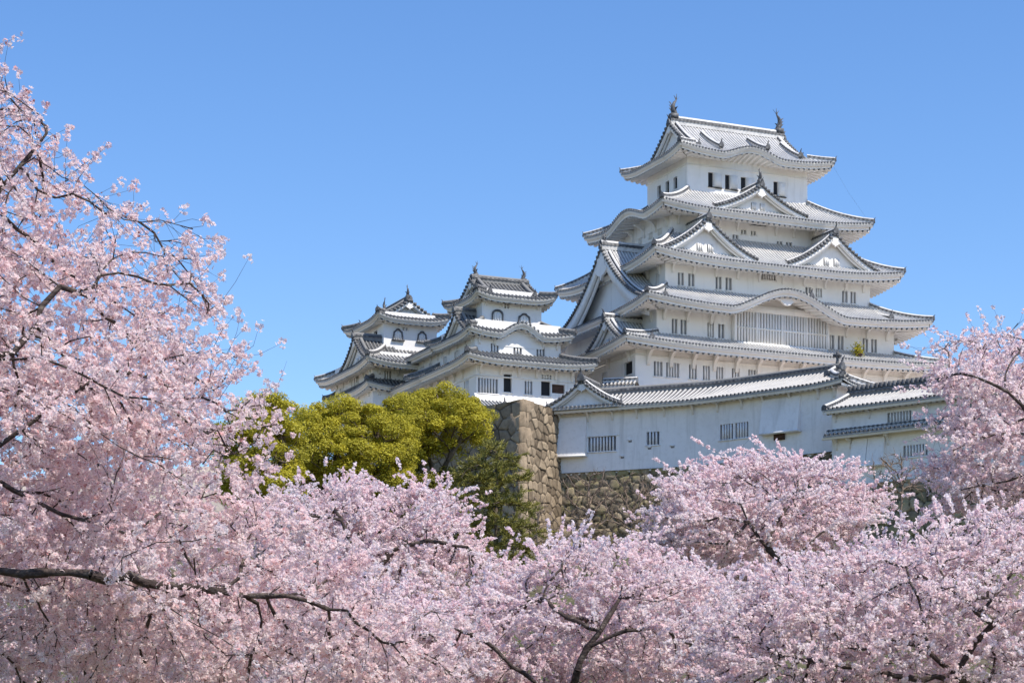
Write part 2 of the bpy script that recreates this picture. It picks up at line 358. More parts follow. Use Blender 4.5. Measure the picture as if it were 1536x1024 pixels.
class Building:
    """helpers shared by every tiled building; all coordinates local to the building's Empty"""
    def __init__(s, root, tiles=TILE_NEW, plaster='plaster', pitch=0.32, rib_h=0.10):
        s.root = root; s.tiles = tiles; s.pl = plaster; s.pitch = pitch; s.h = rib_h; s.brk = None

    def skirt(s, I, O, W, z0, z1, lift, bumps={}, sides='SWNE', sag=0.35, cx=0, cy=0, hips=True, drop=0.42, ends=True, raft=0.5):
        """hipped skirt roof: inner rect I at z0 down to outer rect O at z1, around wall rect W"""
        mb = MB(); sb = MB()
        def zt(t): return z0 + (z1 - z0) * ((1 + sag) * t - sag * t * t)
        for sd_ in sides:
            lat, outw = (0, 1) if sd_ in 'SN' else (1, 0)
            Lo, Li, Do, Di, Dw, Lw = O[lat], I[lat], O[outw], I[outw], W[outw], W[lat]
            fr = shifted(FR[sd_], cx, cy); bl = bumps.get(sd_, [])
            def zz(u, t, Lo=Lo, Li=Li, bl=bl):
                L = Li + (Lo - Li) * t
                z = zt(t) + lift * np.clip((np.abs(u) / L - .35) / .65, 0, 1.2) ** 2.2 * t ** 1.6
                if bl: z = np.maximum(z, z1 + bumpf(u, bl) - 0.02 + 0.06 * (1 - t))
                return z
            fn = lambda u, t, Di=Di, Do=Do, fr=fr, zz=zz: fr(u, Di + (Do - Di) * t, zz(u, t))
            b0 = lambda u, Lo=Lo, Li=Li: (np.abs(u) - Li) / max(1e-6, Lo - Li)
            ribbed(mb, fn, -Lo, Lo, s.pitch, b0, 9, s.h)
            # white fascia below the tile edge, two steps
            ug = np.linspace(-Lo, Lo, 97); e = zz(ug, 1.0)
            nb = [(Do - .05, -.10), (Do - .05, -.10 - drop * .45), (Do - .22, -.10 - drop * .45), (Do - .22, -.10 - drop)]
            P = np.stack([fr(ug * (d / Do), d, e + dz) for d, dz in nb], 1); sb.grid(P, 0)
            ze = lambda u: zz(u, 1.0)
            def sof(u, b, Do=Do, Dw=Dw, Lo=Lo, fr=fr, ze=ze, bl=bl):
                d = Dw + (Do - .20 - Dw) * b
                uu = u * (1 - (1 - b) * 0.0)
                base = z1 - .10 - drop + .20 * (Do - Dw) + .86 * np.maximum(0, bumpf(u, bl) if bl else 0)
                return fr(np.clip(u, -(d + Lo - Do), d + Lo - Do), d, base + (ze(u) - .08 - drop - base) * b)
            corrug(sb, sof, -Lo + .2, Lo - .2, raft, 4, .15, 0)
            for (u0, hw, hb) in bl:
                uu = np.linspace(u0 - hw, u0 + hw, 33); zt_ = z1 - .05 - drop + .20 * (Do - Dw) + .86 * bumpf(uu, bl)
                sb.grid(np.stack([fr(uu, Dw + .03, np.full(33, z1 - .9)), fr(uu, Dw + .03, np.maximum(zt_, z1 - .9))], 1), 0)
        ro = mb.build('roof', s.tiles, s.root)
        sb.build('eaves', [s.pl], ro)
        if hips:
            for sx in (-1, 1):
                for sy in (-1, 1):
                    if not (('W' if sx < 0 else 'E') in sides and ('S' if sy < 0 else 'N') in sides): continue
                    t = np.linspace(0, 1.0, 12)
                    z = zt(t) + lift * t ** 1.6
                    p = np.stack([cx + sx * (I[0] + (O[0] - I[0]) * t), cy + sy * (I[1] + (O[1] - I[1]) * t), z + .06], -1)
                    ridge(ro, p, .34, .34, name='hip_ridge', dark=s.tiles[3], light=s.tiles[1])
                    if ends: ridge_end(ro, p[-1] + np.array([0, 0, -.02]), math.atan2(sy * (O[1] - I[1]), sx * (O[0] - I[0])), .55)
        return ro

    def gable_front(s, fr, o, w, zp, zb, barge=.5, rec=.7, win=0, parent=None, name='gable', pendant=1.0, verge=True, over=1.06):
        """triangular gable face: recessed wall, two curved bargeboards, pendant, edge tiles. zp(q) profile, q in 0..1 across half-width w"""
        mb = MB()
        q = np.linspace(-over, over, 49); z = zp(np.abs(q))
        qi = np.linspace(-1, 1, 41); zi = zp(np.abs(qi))
        top = fr(qi * w, o - rec, zi - .1); bot = fr(qi * w, o - rec, np.minimum(zi - .12, zb))
        mb.grid(np.stack([bot, top], 1), 0)
        for (oo, t0, t1, th) in ((o, .02, barge, .16), (o - .22, barge * .8, barge * 1.35, .14)):
            a = fr(q * w, oo, z - t0); b = fr(q * w, oo, z - t1 - .12 * np.abs(q) * barge); c = fr(q * w, oo - th, z - t1 - .12 * np.abs(q) * barge); d = fr(q * w, oo - th, z - t0)
            mb.grid(np.stack([d, a, b, c], 1), 0)
        # pendant
        k = .55 * pendant
        zt_ = zp(0) - barge * .9
        out = np.array([(-.5, .1), (.5, .1), (.42, -.35), (.75, -.62), (.40, -.88), (.12, -.95), (0, -1.25), (-.12, -.95), (-.40, -.88), (-.75, -.62), (-.42, -.35)]) * k
        P = fr(out[:, 0], o + .05 + 0 * out[:, 0], zt_ + out[:, 1]); mb.extrude(P, fr(0., -.2, 0.) - fr(0., 0., 0.), 0)
        if win:
            ww = win
            for sx in (-1, 1):
                c0 = sx * ww * .95
                zc0, zc1 = zb + ww * .35, zb + ww * 1.55
                P = fr(np.array([c0 - ww * .55, c0 + ww * .55, c0 + ww * .55, c0 - ww * .55]), o - rec + .02, np.array([zc0, zc0, zc1, zc1])); mb.poly(P, 1)
                for f in (-.35, 0, .35):
                    xx = c0 + f * ww
                    mb.box(xx - .055, xx + .055, o - rec + .02, o - rec + .10, zc0, zc1, 0, fr)
        if verge:
            # round verge tiles in a row along the edge
            Ls = np.linspace(-over, over, max(6, int(2.4 * w * over / .34)))
            for qq in Ls:
                zz_ = float(zp(abs(qq)))
                mb.box(qq * w - .11, qq * w + .11, o - .1, o + .14, zz_ - .06, zz_ + .14, 2, fr)
            a = fr(q * w, o + .10, z + .03); b = fr(q * w, o + .10, z - .06); mb.grid(np.stack([a, b], 1), 3)
        return mb.build(name, [s.pl, 'void', 'dark', 'edge'], parent or s.root)

    def chidori(s, side, l0, o, w, zb, za, o_back, barge=.42, sag=.42, rec=.6, win=.45, rot=0, end='oni', over=1.10, name='dormer_gable', pend=1.0, cx=0, cy=0, ridge_h=.45):
        f0 = rotfr(shifted(FR[side], cx, cy), rot)
        fr = lambda l, oo, z: f0(np.asarray(l) + l0, np.asarray(oo), np.asarray(z))
        zp = lambda q: za - (za - zb) * ((1 + sag) * q - sag * q * q)
        mb = MB()
        for sg in (-1, 1):
            fn = lambda a, b, sg=sg: fr(sg * b * w, a, zp(b))
            ribbed(mb, fn, o_back, o + .12, s.pitch, None, 8, s.h, b1=over)
        ro = mb.build(name, s.tiles, s.root)
        s.gable_front(fr, o, w, zp, zb, barge, rec, win, ro, 'gable_face', pend, over=over - .02)
        a = np.linspace(o_back, o + .05, 8)
        ridge(ro, fr(np.zeros(8), a, np.full(8, za + .05)), .38, ridge_h, dark=s.tiles[3], light=s.tiles[1])
        d = fr(0., 1., 0.) - fr(0., 0., 0.); ang = math.atan2(d[1], d[0])
        # descending verge ridges
        for sg in (-1, 1):
            q = np.linspace(.06, over * .97, 12)
            ridge(ro, fr(sg * q * w, np.full(12, o - .55), zp(q) + .06), .30, .26, dark=s.tiles[3], light=s.tiles[1], name='verge_ridge')
            pe = fr(sg * over * w * .97, o - .55, zp(over * .97))
            dl = fr(sg * 1., 0., 0.) - fr(0., 0., 0.)
            ridge_end(ro, pe, math.atan2(dl[1], dl[0]), .5)
        if end == 'oni': ridge_end(ro, fr(0., o + .02, za + .02), ang, .95)
        else:
            ridge_end(ro, fr(0., o + .02, za - .05), ang, .8); fish(ro, fr(0., o - .25, za + .5), ang + math.pi, .62)
        return ro

    def irimoya(s, O, W, Lg, dg, z1, z2, lift, bumps={}, rot=0, sag=.38, fin=1.0, barge=.45, drop=.36, win=0, raft=.5, cx=0, cy=0):
        """hip-and-gable top roof, ridge along local x (y when rot)"""
        mb = MB(); sb = MB(); D = O[1]; bg = dg / D
        zd = lambda b: z2 + (z1 - z2) * ((1 + sag) * b - sag * b * b)
        FQ = {k: rotfr(FR[k], rot) for k in FR}
        for sd_ in 'SN':
            fr = FQ[sd_]; bl = bumps.get(sd_, [])
            def zz(u, b, bl=bl):
                L = np.where(b < bg, Lg, Lg + (O[0] - Lg) * (b - bg) / (1 - bg))
                z = zd(b) + lift * np.clip((np.abs(u) / L - .35) / .65, 0, 1.2) ** 2.2 * np.clip((b - bg * .6) / (1 - bg * .6), 0, 1) ** 1.6
                if bl: z = np.maximum(z, z1 + bumpf(u, bl) - .02 + .10 * (1 - b))
                return z
            fn = lambda u, b, fr=fr, zz=zz: fr(u, D * b, zz(u, b))
            b0 = lambda u: np.where(np.abs(u) <= Lg + .12, 0, bg + (1 - bg) * (np.abs(u) - Lg) / (O[0] - Lg))
            ribbed(mb, fn, -O[0], O[0], s.pitch, b0, 12, s.h)
            s._eave(sb, fr, lambda u, zz=zz: zz(u, 1.0), O[0], D, W[1], z1, drop, raft)
        for sd_ in 'EW':
            fr = FQ[sd_]
            def zz(u, t):
                Lt = dg + (D - dg) * t; b = Lt / D
                return zd(b) + lift * np.clip((np.abs(u) / Lt - .35) / .65, 0, 1.2) ** 2.2 * np.clip((b - bg * .6) / (1 - bg * .6), 0, 1) ** 1.6
            rin = .7
            fn = lambda u, t, fr=fr, zz=zz: fr(u, Lg + (O[0] - Lg) * t, zz(u, t))
            ribbed(mb, fn, -D, D, s.pitch, lambda u: (np.abs(u) - dg) / (D - dg), 6, s.h)
            s._eave(sb, fr, lambda u, zz=zz: zz(u, 1.0), D, O[0], W[0], z1, drop, raft)
        ro = mb.build('roof', s.tiles, s.root); sb.build('eaves', [s.pl], ro)
        zp = lambda q: zd(np.abs(q) * dg / D)
        for sd_ in 'EW':
            f0 = FQ[sd_]
            s.gable_front(f0, Lg + .15, dg, zp, float(zd(bg)) + .15, barge, .42, win, ro, 'gable_face', .8, over=1.04)
        for sd_ in 'SN':
            for sg in (-1, 1):
                b = np.linspace(.05, bg, 10)
                p = FQ[sd_](np.full(10, sg * (Lg - .45)), D * b, zd(b) + .06)
                ridge(ro, p, .32, .30, dark=s.tiles[3], light=s.tiles[1], name='verge_ridge')
                dl = FQ[sd_](0., 1., 0.) - FQ[sd_](0., 0., 0.)
                ridge_end(ro, p[-1], math.atan2(dl[1], dl[0]), .7)
                # hip ridges down to the corner
                t = np.linspace(0, 1, 9); b = bg + (1 - bg) * t
                zc = zd(b) + lift * np.clip((b - bg * .6) / (1 - bg * .6), 0, 1) ** 1.6
                p = FQ[sd_](sg * (Lg + (O[0] - Lg) * t), D * b, zc + .06)
                ridge(ro, p, .34, .32, dark=s.tiles[3], light=s.tiles[1], name='hip_ridge')
                dd = p[-1] - p[-2]; ridge_end(ro, p[-1], math.atan2(dd[1], dd[0]), .55)
        x = np.linspace(-Lg - .1, Lg + .1, 16)
        ridge(ro, FQ['S'](x, np.zeros(16), np.full(16, z2 + .02)), .46, .62 * min(1, fin + .1), dark=s.tiles[3], light=s.tiles[1])
        for sg in (-1, 1):
            d = FQ['S'](sg * 1., 0., 0.) - FQ['S'](0., 0., 0.); ang = math.atan2(d[1], d[0])
            ridge_end(ro, FQ['S'](sg * (Lg + .1), 0., z2 - .12), ang, .95 * fin)
            fish(ro, FQ['S'](sg * (Lg - .25), 0., z2 + .60 * fin + .1), ang + math.pi, fin)
        return ro

    def _eave(s, sb, fr, ze, Lo, Do, Dw, z1, drop, raft):
        ug = np.linspace(-Lo, Lo, 97); e = ze(ug)
        nb = [(Do - .05, -.10), (Do - .05, -.10 - drop * .45), (Do - .22, -.10 - drop * .45), (Do - .22, -.10 - drop)]
        sb.grid(np.stack([fr(ug * (d / Do), d, e + dz) for d, dz in nb], 1), 0)
        def sof(u, b):
            d = Dw + (Do - .20 - Dw) * b; base = z1 - .10 - drop + .20 * (Do - Dw)
            return fr(np.clip(u, -(d + Lo - Do), d + Lo - Do), d, base + (ze(u) - .08 - drop - base) * b)
        corrug(sb, sof, -Lo + .2, Lo - .2, raft, 4, .11, 0)

    def storey(s, hx, hy, z0, z1, wins={}, cx=0, cy=0, bands=(), batter=0.0):
        """four plastered walls with real window openings; wins[side] = [(l0, l1, z0, z1, kind)] in lateral coordinates"""
        mb = MB()
        for sd_ in 'SNEW':
            lat, outw = (hx, hy) if sd_ in 'SN' else (hy, hx)
            fr = shifted(FR[sd_], cx, cy)
            s.facade(mb, fr, -lat, lat, outw, z0, z1, wins.get(sd_, []))
            for zb in bands:
                mb.box(-lat - .05, lat + .05, outw - .05, outw + .06, zb, zb + .10, 0, fr)
        return mb.build('wall', [s.pl], s.root)

    def facade(s, mb, fr, l0, l1, o, z0, z1, wins, depth=.20):
        xs = sorted({l0, l1, *[v for w_ in wins for v in w_[:2]]}); zs = sorted({z0, z1, *[v for w_ in wins for v in w_[2:4]]})
        for i in range(len(xs) - 1):
            for j in range(len(zs) - 1):
                a, b, c, d = xs[i], xs[i + 1], zs[j], zs[j + 1]
                xm, zm = (a + b) / 2, (c + d) / 2
                if any(w_[0] < xm < w_[1] and w_[2] < zm < w_[3] for w_ in wins): continue
                mb.add(fr(np.array([a, b, b, a]), o, np.array([c, c, d, d])), [[0, 1, 2, 3]], 0)
        for w_ in wins: s.window(fr, o, w_, depth)

    def window(s, fr, o, w_, depth=.20, parent=None):
        a, b, c, d = w_[:4]; kind = w_[4] if len(w_) > 4 else 'bars'
        mb = MB()
        back = {'bars': 1, 'dark': 2, 'panel': 3, 'grey': 1, 'shut': 2, 'slot': 2}.get(kind, 1)
        mb.add(fr(np.array([a, b, b, a]), o - depth, np.array([c, c, d, d])), [[0, 1, 2, 3]], back)
        for (p, q, r, t) in ((a, a, c, d), (b, b, c, d)):
            mb.add(fr(np.array([p, p, p, p]), np.array([o, o - depth, o - depth, o]), np.array([r, r, t, t])), [[0, 1, 2, 3]], 0)
        for z in (c, d):
            mb.add(fr(np.array([a, b, b, a]), np.array([o, o, o - depth, o - depth]), z), [[0, 1, 2, 3]], 0)
        wd = b - a
        if kind in ('bars', 'grey'):
            n = max(2, int(round(wd / .235))); p = wd / n; bw = .058
            for k in range(n + 1):
                x = a + k * p
                if kind == 'bars' and k in (0, n): continue
                mb.box(x - bw, x + bw, o - .20, o - .02, c, d, 0, fr)
            mb.box(a, b, o - .1, o - .03, (c + d) / 2 - .035, (c + d) / 2 + .035, 0, fr) if kind == 'grey' else None
        if kind in ('bars', 'dark', 'shut'):
            mb.box(a - .09, b + .09, o - .02, o + .07, c - .11, c - .02, 0, fr)
        if kind == 'shut':
            mb.box(b + .05, b + .05 + wd * 1.35, o + .004, o + .075, c + .04, d - .04, 0, fr)
            mb.box(a - .06, b + .1 + wd * 1.35, o, o + .11, c - .10, c - .03, 2, fr)
        return mb.build('window', [s.pl, 'grey', 'void', 'wood'], parent or s.root)

    def bracket(s, fr, l, o, z, k=1.0):
        """curved plastered strut from the wall up to the eave; one mesh per building, copied"""
        if s.brk is None:
            mb = MB(); prof = [(0, -1.15), (.12, -1.15), (.16, -.80), (.30, -.48), (.58, -.26), (1.05, -.20), (1.05, 0), (0, 0)]
            mb.extrude([(-.11, -x, z_) for x, z_ in prof], (.22, 0, 0), 0)
            o_ = mb.build('bracket', [s.pl]); s.brk = o_.data; bpy.data.objects.remove(o_)
        ob = bpy.data.objects.new('bracket', s.brk); COL.objects.link(ob); ob.parent = s.root
        p = fr(float(l), float(o), float(z)); d = fr(0., 1., 0.) - fr(0., 0., 0.)
        ob.location = p; ob.rotation_euler = (0, 0, math.atan2(d[1], d[0]) + math.pi / 2); ob.scale = (k, k, k)

    def brackets(s, side, ls, o, z, k=1.0, cx=0, cy=0):
        for l in ls: s.bracket(shifted(FR[side], cx, cy), l, o, z, k)

    def arch_window(s, fr, l, o, zb, wd, ht, kind='arch'):
        """cusped or hooded ornamental window with a dark raised frame"""
        mb = MB()
        if kind == 'arch': x = np.array([-1, -1, -.98, -.8, -.45, 0, .45, .8, .98, 1, 1]); z = np.array([0, .5, .68, .86, .97, 1, .97, .86, .68, .5, 0])
        else: x = np.array([-1, -.86, -.80, -.5, -.28, 0, .28, .5, .80, .86, 1]); z = np.array([0, .45, .72, .80, .97, 1, .97, .80, .72, .45, 0])
        x = x * wd / 2; z = zb + z * ht
        k = .82
        xo, zo = x, z; xi, zi = x * k, zb + (z - zb) * (.84)
        mb.grid(np.stack([fr(xo + l, o, zo), fr(xo + l, o + .13, zo), fr(xi + l, o + .13, zi), fr(xi + l, o + .03, zi)], 1), 0)
        mb.poly(fr(xi + l, o + .03, zi), 1)
        for f in (-.4, 0, .4):
            mb.box(l + f * wd * .55 - .05, l + f * wd * .55 + .05, o + .03, o + .09, zb, zb + ht * .72, 2, fr)
        mb.box(l - wd * .58, l + wd * .58, o, o + .2, zb - .12, zb - .01, 0, fr)
        return mb.build('ornamental_window', ['dark', s.pl, s.pl], s.root)

# ------------------------------------------------------------------ keep axes
AK = R(24.17); EX = np.array([math.cos(AK), math.sin(AK)]); NY = np.array([-math.sin(AK), math.cos(AK)])
CK = np.array([17.97555, 178.39715])
def rel(u, v): return CK + u * EX + v * NY
def mirror_w(ws): return ws
# ------------------------------------------------------------------ the great keep
keep = thing('castle_keep', 'great white five-tiered castle keep, tallest tower with layered grey tiled roofs', 'castle', (*CK, 0), AK)
K = Building(keep, pitch=0.29, rib_h=.085)
def wv(ws): return [(-b, -a, c, d, *r) for a, b, c, d, *r in ws]
aS = [(-11.38, -10.6), (-10.29, -9.13), (-8.26, -7.56), (-7.01, -6.37), (-5.82, -5.18), (-4.4, -3.7), (-2.9, -2.2), (-.6, .1), (.9, 1.6), (3.2, 3.9), (4.7, 5.4), (6.9, 7.6), (8.0, 8.7), (10.2, 10.9)]
K.storey(13, 8.42, 27.4, 34.72, {'S': [(a, b, 32.05, 33.18, 'bars') for a, b in aS], 'W': wv([(-7.9, -6.5, 32.2, 33.2, 'dark'), (-3.6, -2.6, 32.1, 33.1)]),
    'E': [(-5, -4.2, 32.1, 33.2), (1, 1.8, 32.1, 33.2)]}, bands=(33.55,))
K.storey(11.03, 8.23, 34.7, 38.35, {'S': [(-9.69, -9.19, 35.52, 36.67), (-8.91, -8.35, 35.52, 36.67), (-6.5, -5.9, 35.5, 36.65), (-5.53, -4.97, 35.5, 36.65),
    (4.72, 5.27, 35.46, 36.6), (5.6, 6.16, 35.46, 36.6), (7.98, 8.51, 35.48, 36.6), (8.81, 9.38, 35.48, 36.6)]})
K.storey(9.56, 6.92, 38.2, 42.4, {'S': [(-8.44, -7.88, 39.69, 40.69), (-7.50, -6.93, 39.69, 40.69), (-5.02, -4.46, 39.69, 40.69), (-4.11, -3.53, 39.69, 40.69),
    (-0.8, 0.55, 40.85, 41.43), (3.34, 3.92, 39.9, 40.62), (4.33, 4.93, 39.9, 40.62), (6.86, 7.4, 39.67, 40.63), (7.67, 8.2, 39.67, 40.63)],
    'W': wv([(-5.9, -5.3, 39.9, 40.8), (-4.3, -3.7, 39.9, 40.8)])})
K.storey(7.88, 4.81, 42.6, 46.85, {'S': [(-1.44, -.95, 44.93, 45.27), (-.52, -.05, 44.93, 45.27), (-2.25, -1.70, 44.04, 44.78), (1.93, 2.45, 43.75, 44.67), (2.8, 3.36, 43.75, 44.67)],
    'W': wv([(-3.2, -2.5, 44.6, 45.6, 'grey'), (-1.6, -.9, 44.6, 45.6, 'grey'), (.2, .9, 44.6, 45.6, 'grey')])})
K.window(FR['S'], 4.86, (-.55, .9, 45.72, 46.20, 'dark'), .02)
K.storey(5.68, 3.47, 47.2, 52.0, {'S': [(-3.75, -3.25, 48.86, 50.02, 'shut'), (-2.17, -1.70, 48.86, 50.0, 'shut'), (-.69, -.18, 48.86, 49.98, 'shut'), (2.42, 2.88, 48.78, 49.96, 'shut')],
    'W': wv([(1.1, 1.72, 48.9, 49.9, 'dark'), (-.36, .28, 48.9, 49.9, 'dark'), (-1.75, -1.1, 48.9, 49.9, 'dark')])}, bands=(50.42,))
r1 = K.skirt((11.03, 8.23), (14.98, 10.46), (13, 8.42), 35.42, 34.28, .38, sag=.2)
r2 = K.skirt((9.56, 6.92), (13.2, 10.69), (11.03, 8.23), 39.5, 37.5, .5, bumps={'S': [(-.35, 5.6, 1.80)]})
r3 = K.skirt((7.88, 4.81), (11.62, 8.9), (9.56, 6.92), 44.4, 41.55, .58)
r4 = K.skirt((5.68, 3.47), (9.91, 6.98), (7.88, 4.81), 48.35, 46.02, .42, bumps={'W': [(.5, 3.7, .88)]})
r5 = K.irimoya((7.34, 5.15), (5.68, 3.47), 5.35, 3.95, 51.25, 54.75, .42, bumps={'S': [(-.45, 3.1, .76)], 'N': [(.4, 3.1, .88)]}, win=0)
# karahafu crests: small ridges running back from the curved eaves, block ends
for rf, l, o0, o1, z in ((r2, -2.9, 9.2, 10.3, 39.2), (r2, 2.2, 9.0, 10.3, 39.45), (r5, -3.0, 3.1, 4.6, 52.3), (r5, 2.2, 3.1, 4.6, 52.3)):
    zz_ = {10.3: 1.0}.get(o1, 1.0)
for rf, u, d0, d1, za, zb_ in ((r5, -3.05, 1.2, 4.35, 53.75, 51.85), (r5, 1.35, 1.2, 4.3, 53.75, 52.2), (r5, 4.55, 1.2, 4.2, 53.75, 51.95)):
    t = np.linspace(0, 1, 8); p = np.stack([np.full(8, u), -(d0 + (d1 - d0) * t), za + (zb_ - za) * (1.25 * t - .25 * t * t) + .06], -1)
    ridge(r5, p, .30, .28, name='descending_ridge'); ridge_end(r5, p[-1], -math.pi / 2, .8)
for u, d, z in ((-11.2, 9.9, 37.9), (2.6, 9.0, 39.2), (9.6, 9.9, 37.95)):
    p = np.array([[u, -d + 2.2, z + .75], [u, -d + 1.1, z + .32], [u, -d, z + .02]]); ridge(r2, p, .30, .30, name='descending_ridge'); ridge_end(r2, p[-1], -math.pi / 2, .85)
for u, d, z in ((-12.4, 10.0, 34.55),):
    ridge_end(r1, (u, -d, z), -math.pi / 2, .85)
# dormer gables
K.chidori('S', -6.35, 8.15, 4.05, 42.2, 44.85, 3.5, barge=.45, win=.5)
K.chidori('S', 5.42, 8.15, 4.05, 42.2, 44.85, 3.5, barge=.45, win=.5)
K.chidori('S', -.42, 6.35, 3.9, 46.62, 48.55, 2.5, barge=.38, win=.42, end='fish')
K.chidori('W', .9, 12.2, 7.6, 38.15, 43.55, 5.0, barge=1.0, sag=.62, rec=1.1, win=0, end='fish', over=1.06, pend=2.6, name='great_gable', ridge_h=.6)
K.chidori('E', .9, 12.2, 7.6, 38.15, 43.55, 5.0, barge=1.0, sag=.62, rec=1.1, win=0, end='fish', over=1.06, pend=2.6, name='great_gable', ridge_h=.6)
K.chidori('W', 5.6, 14.25, 2.9, 34.75, 36.75, 9.5, barge=.38, win=.36, rec=.5)
# lattice bay under the curved gable
mb = MB(); f = FR['S']
mb.box(-4.34, -4.12, 8.2, 8.72, 34.9, 38.2, 0, f); mb.box(4.3, 4.52, 8.2, 8.72, 34.9, 38.2, 0, f)
mb.box(-4.34, 4.52, 8.2, 8.72, 34.9, 35.3, 0, f); mb.box(-4.34, 4.52, 8.2, 8.72, 37.72, 38.25, 0, f)
mb.box(-4.12, 4.3, 8.2, 8.40, 35.3, 37.72, 1, f)
for k in range(33):
    x = -4.12 + 8.42 * k / 32
    mb.box(x - .07, x + .07, 8.40, 8.66, 35.3, 37.72, 0, f)
mb.box(-4.12, 4.3, 8.42, 8.69, 36.38, 36.50, 0, f)
for x in (-2.25, .1, 2.4): mb.box(x - .10, x + .10, 8.42, 8.70, 35.3, 37.72, 0, f)
mb.build('lattice_bay', ['plaster', 'grey'], keep)
# curved bargeboard ornament under the karahafu
mb = MB()
for u0, k, o, z in ((-.35, 1.35, 10.2, 38.85), (-.45, .7, 4.8, 51.75)):
    out = np.array([(-1.3, .1), (1.3, .1), (.9, -.16), (.45, -.28), (.2, -.50), (0, -.55), (-.2, -.50), (-.45, -.28), (-.9, -.16)]) * k
    mb.extrude(f(out[:, 0] + u0, o + 0 * out[:, 0], z + out[:, 1]), (0, .2, 0), 0)
mb.build('gable_pendant', ['plaster'], keep)
K.brackets('S', [-11.9, -9.9, -7.9, -6.0, -4.0, -2.0, 0, 2.0, 4.0, 6.0, 7.9, 9.9, 11.9], 8.42, 34.15, 1.15)
K.brackets('W', [-5, -2, 1, 4, 7.4], 13, 34.5, 1.15)
K.brackets('S', [-10.4, -8.3, -6.2, 6.4, 8.4, 10.3], 8.23, 37.55, .9)
K.brackets('W', [5.0, 7.4], 11.03, 37.5, .9)
K.brackets('S', [-8.9, -7.0, -5.0, -3, -1, 1.2, 3.2, 5.2, 7.2, 8.9], 6.92, 41.6, .85)
K.brackets('W', [4.0, 6.0], 9.56, 41.6, .85)
K.brackets('S', [-7.3, -5.5, -3.5, -1.8, 1.8, 3.5, 5.5, 7.3], 4.81, 46.0, .8)
K.brackets('W', [-3.5, -1.8, 0.2, 2.2, 4.2], 7.88, 46.0, .9)
for u in (-5.5, -4.2, 4.0, 5.4):
    pass
mb = MB(); mb.tube([(7.2, -5.0, 51.4), (8.1, -6.0, 49.0), (9.6, -6.8, 46.5)], .006, 4, 0); mb.build('lightning_cable', ['dark'], keep)
# small plant on the lowest roof
rp = np.random.default_rng(5)
pl = thing('roof_plant', 'small green and orange plant sprouting on the lowest keep roof beside a window', 'plant', (*rel(6.65, -9.55), 34.85), AK)
mb = MB(); n = 260
c = rp.normal(0, 1, (n, 3)) * [.22, .22, .26] + [0, 0, .48]
d = rp.normal(0, 1, (n, 3)); d /= np.linalg.norm(d, axis=1)[:, None]; e2 = np.cross(d, rp.normal(0, 1, (n, 3))); e2 /= np.linalg.norm(e2, axis=1)[:, None]
mb.add(np.stack([c, c + d * .14 + e2 * .05, c + d * .26, c + d * .14 - e2 * .05], 1).reshape(-1, 3), np.arange(n)[:, None] * 4 + np.arange(4), 0, tint=rp.random(n))
mb.build('leaves', ['camphor'], pl)
mb = MB()
for k in range(5): mb.tube([(0, 0, -.1), (rp.normal(0, .1), rp.normal(0, .1), .3), (rp.normal(0, .2), rp.normal(0, .2), .6)], [.05, .04, .02], 5)
mb.tube([(-.2, 0, .05), (.1, -.05, .12), (.35, 0, .05)], [.12, .16, .10], 6)
mb.build('stem', ['wood'], pl)

# ------------------------------------------------------------------ the small tower west of the keep
mx, my = rel(-21.554, -1.723)
mid = thing('small_keep', 'three-tiered small white keep with a curved middle roof and arched window, beside the great keep', 'tower', (mx, my, 0), AK)
T = Building(mid, TILE_MID, pitch=0.33, rib_h=.09)
T.storey(2.52, 2.40, 35.4, 38.6, {'S': [(-.68, -.19, 37.19, 37.57, 'grey')]})
T.arch_window(FR['S'], -1.25, 2.40, 36.08, .95, .95, 'arch'); T.arch_window(FR['S'], 1.02, 2.40, 36.08, 1.15, .85, 'hood')
T.storey(3.615, 3.6, 32.6, 35.9, {'S': [(-2.31, -1.66, 33.33, 34.12), (-.42, .30, 33.37, 34.14), (1.55, 2.26, 33.38, 34.12), (-.48, .32, 34.66, 34.95, 'slot'), (.50, 1.32, 34.66, 34.95, 'slot')],
                                   'W': wv([(-2.6, -2.0, 33.3, 34.05), (-.45, .55, 33.4, 34.05), (2.15, 2.84, 33.34, 34.05)])})
T.storey(4.14, 5.02, 27.0, 32.9, {'S': [(-4.0, -2.35, 30.0, 31.12), (-1.87, -1.20, 30.2, 31.56, 'dark'), (-.11, .55, 30.16, 31.16), (1.28, 2.07, 30.15, 31.24, 'dark'), (2.2, 3.3, 30.4, 31.1, 'panel'), (1.3, 2.2, 31.42, 31.76, 'grey')],
                                   'W': wv([(-3.6, -2.6, 30.1, 31.2), (-1.7, -.25, 30.6, 31.1), (1, 2, 30.6, 31.1)])}, bands=(31.25,))
m1 = T.skirt((3.6, 3.6), (5.5, 6.4), (4.14, 5.02), 33.4, 32.42, .32, sag=.2, drop=.32)
m2 = T.skirt((2.52, 2.40), (4.52, 4.41), (3.615, 3.6), 36.05, 34.86, .34, bumps={'S': [(.06, 2.05, .88)]}, drop=.32)
T.tiles = TILE_MID
m3 = T.irimoya((3.44, 3.32), (2.52, 2.40), 2.35, 2.45, 37.88, 39.7, .38, fin=.62, barge=.32, drop=.30)
for u, d, za, zb_ in ((-1.9, 2.5, 39.3, 38.35), (1.9, 2.6, 39.3, 38.3)):
    p = np.array([[u, -.6, za], [u, -1.6, (za + zb_) / 2 - .1], [u, -d, zb_ - .05]]); ridge(m3, p, .24, .2, name='descending_ridge', light='rib_mid'); ridge_end(m3, p[-1], -math.pi / 2, .6)
T.tiles = TILE_MID
T.chidori('W', 1.1, 4.25, 2.45, 34.95, 36.75, 1.2, barge=.32, win=.3, rec=.4, name='dormer_gable', pend=.8)
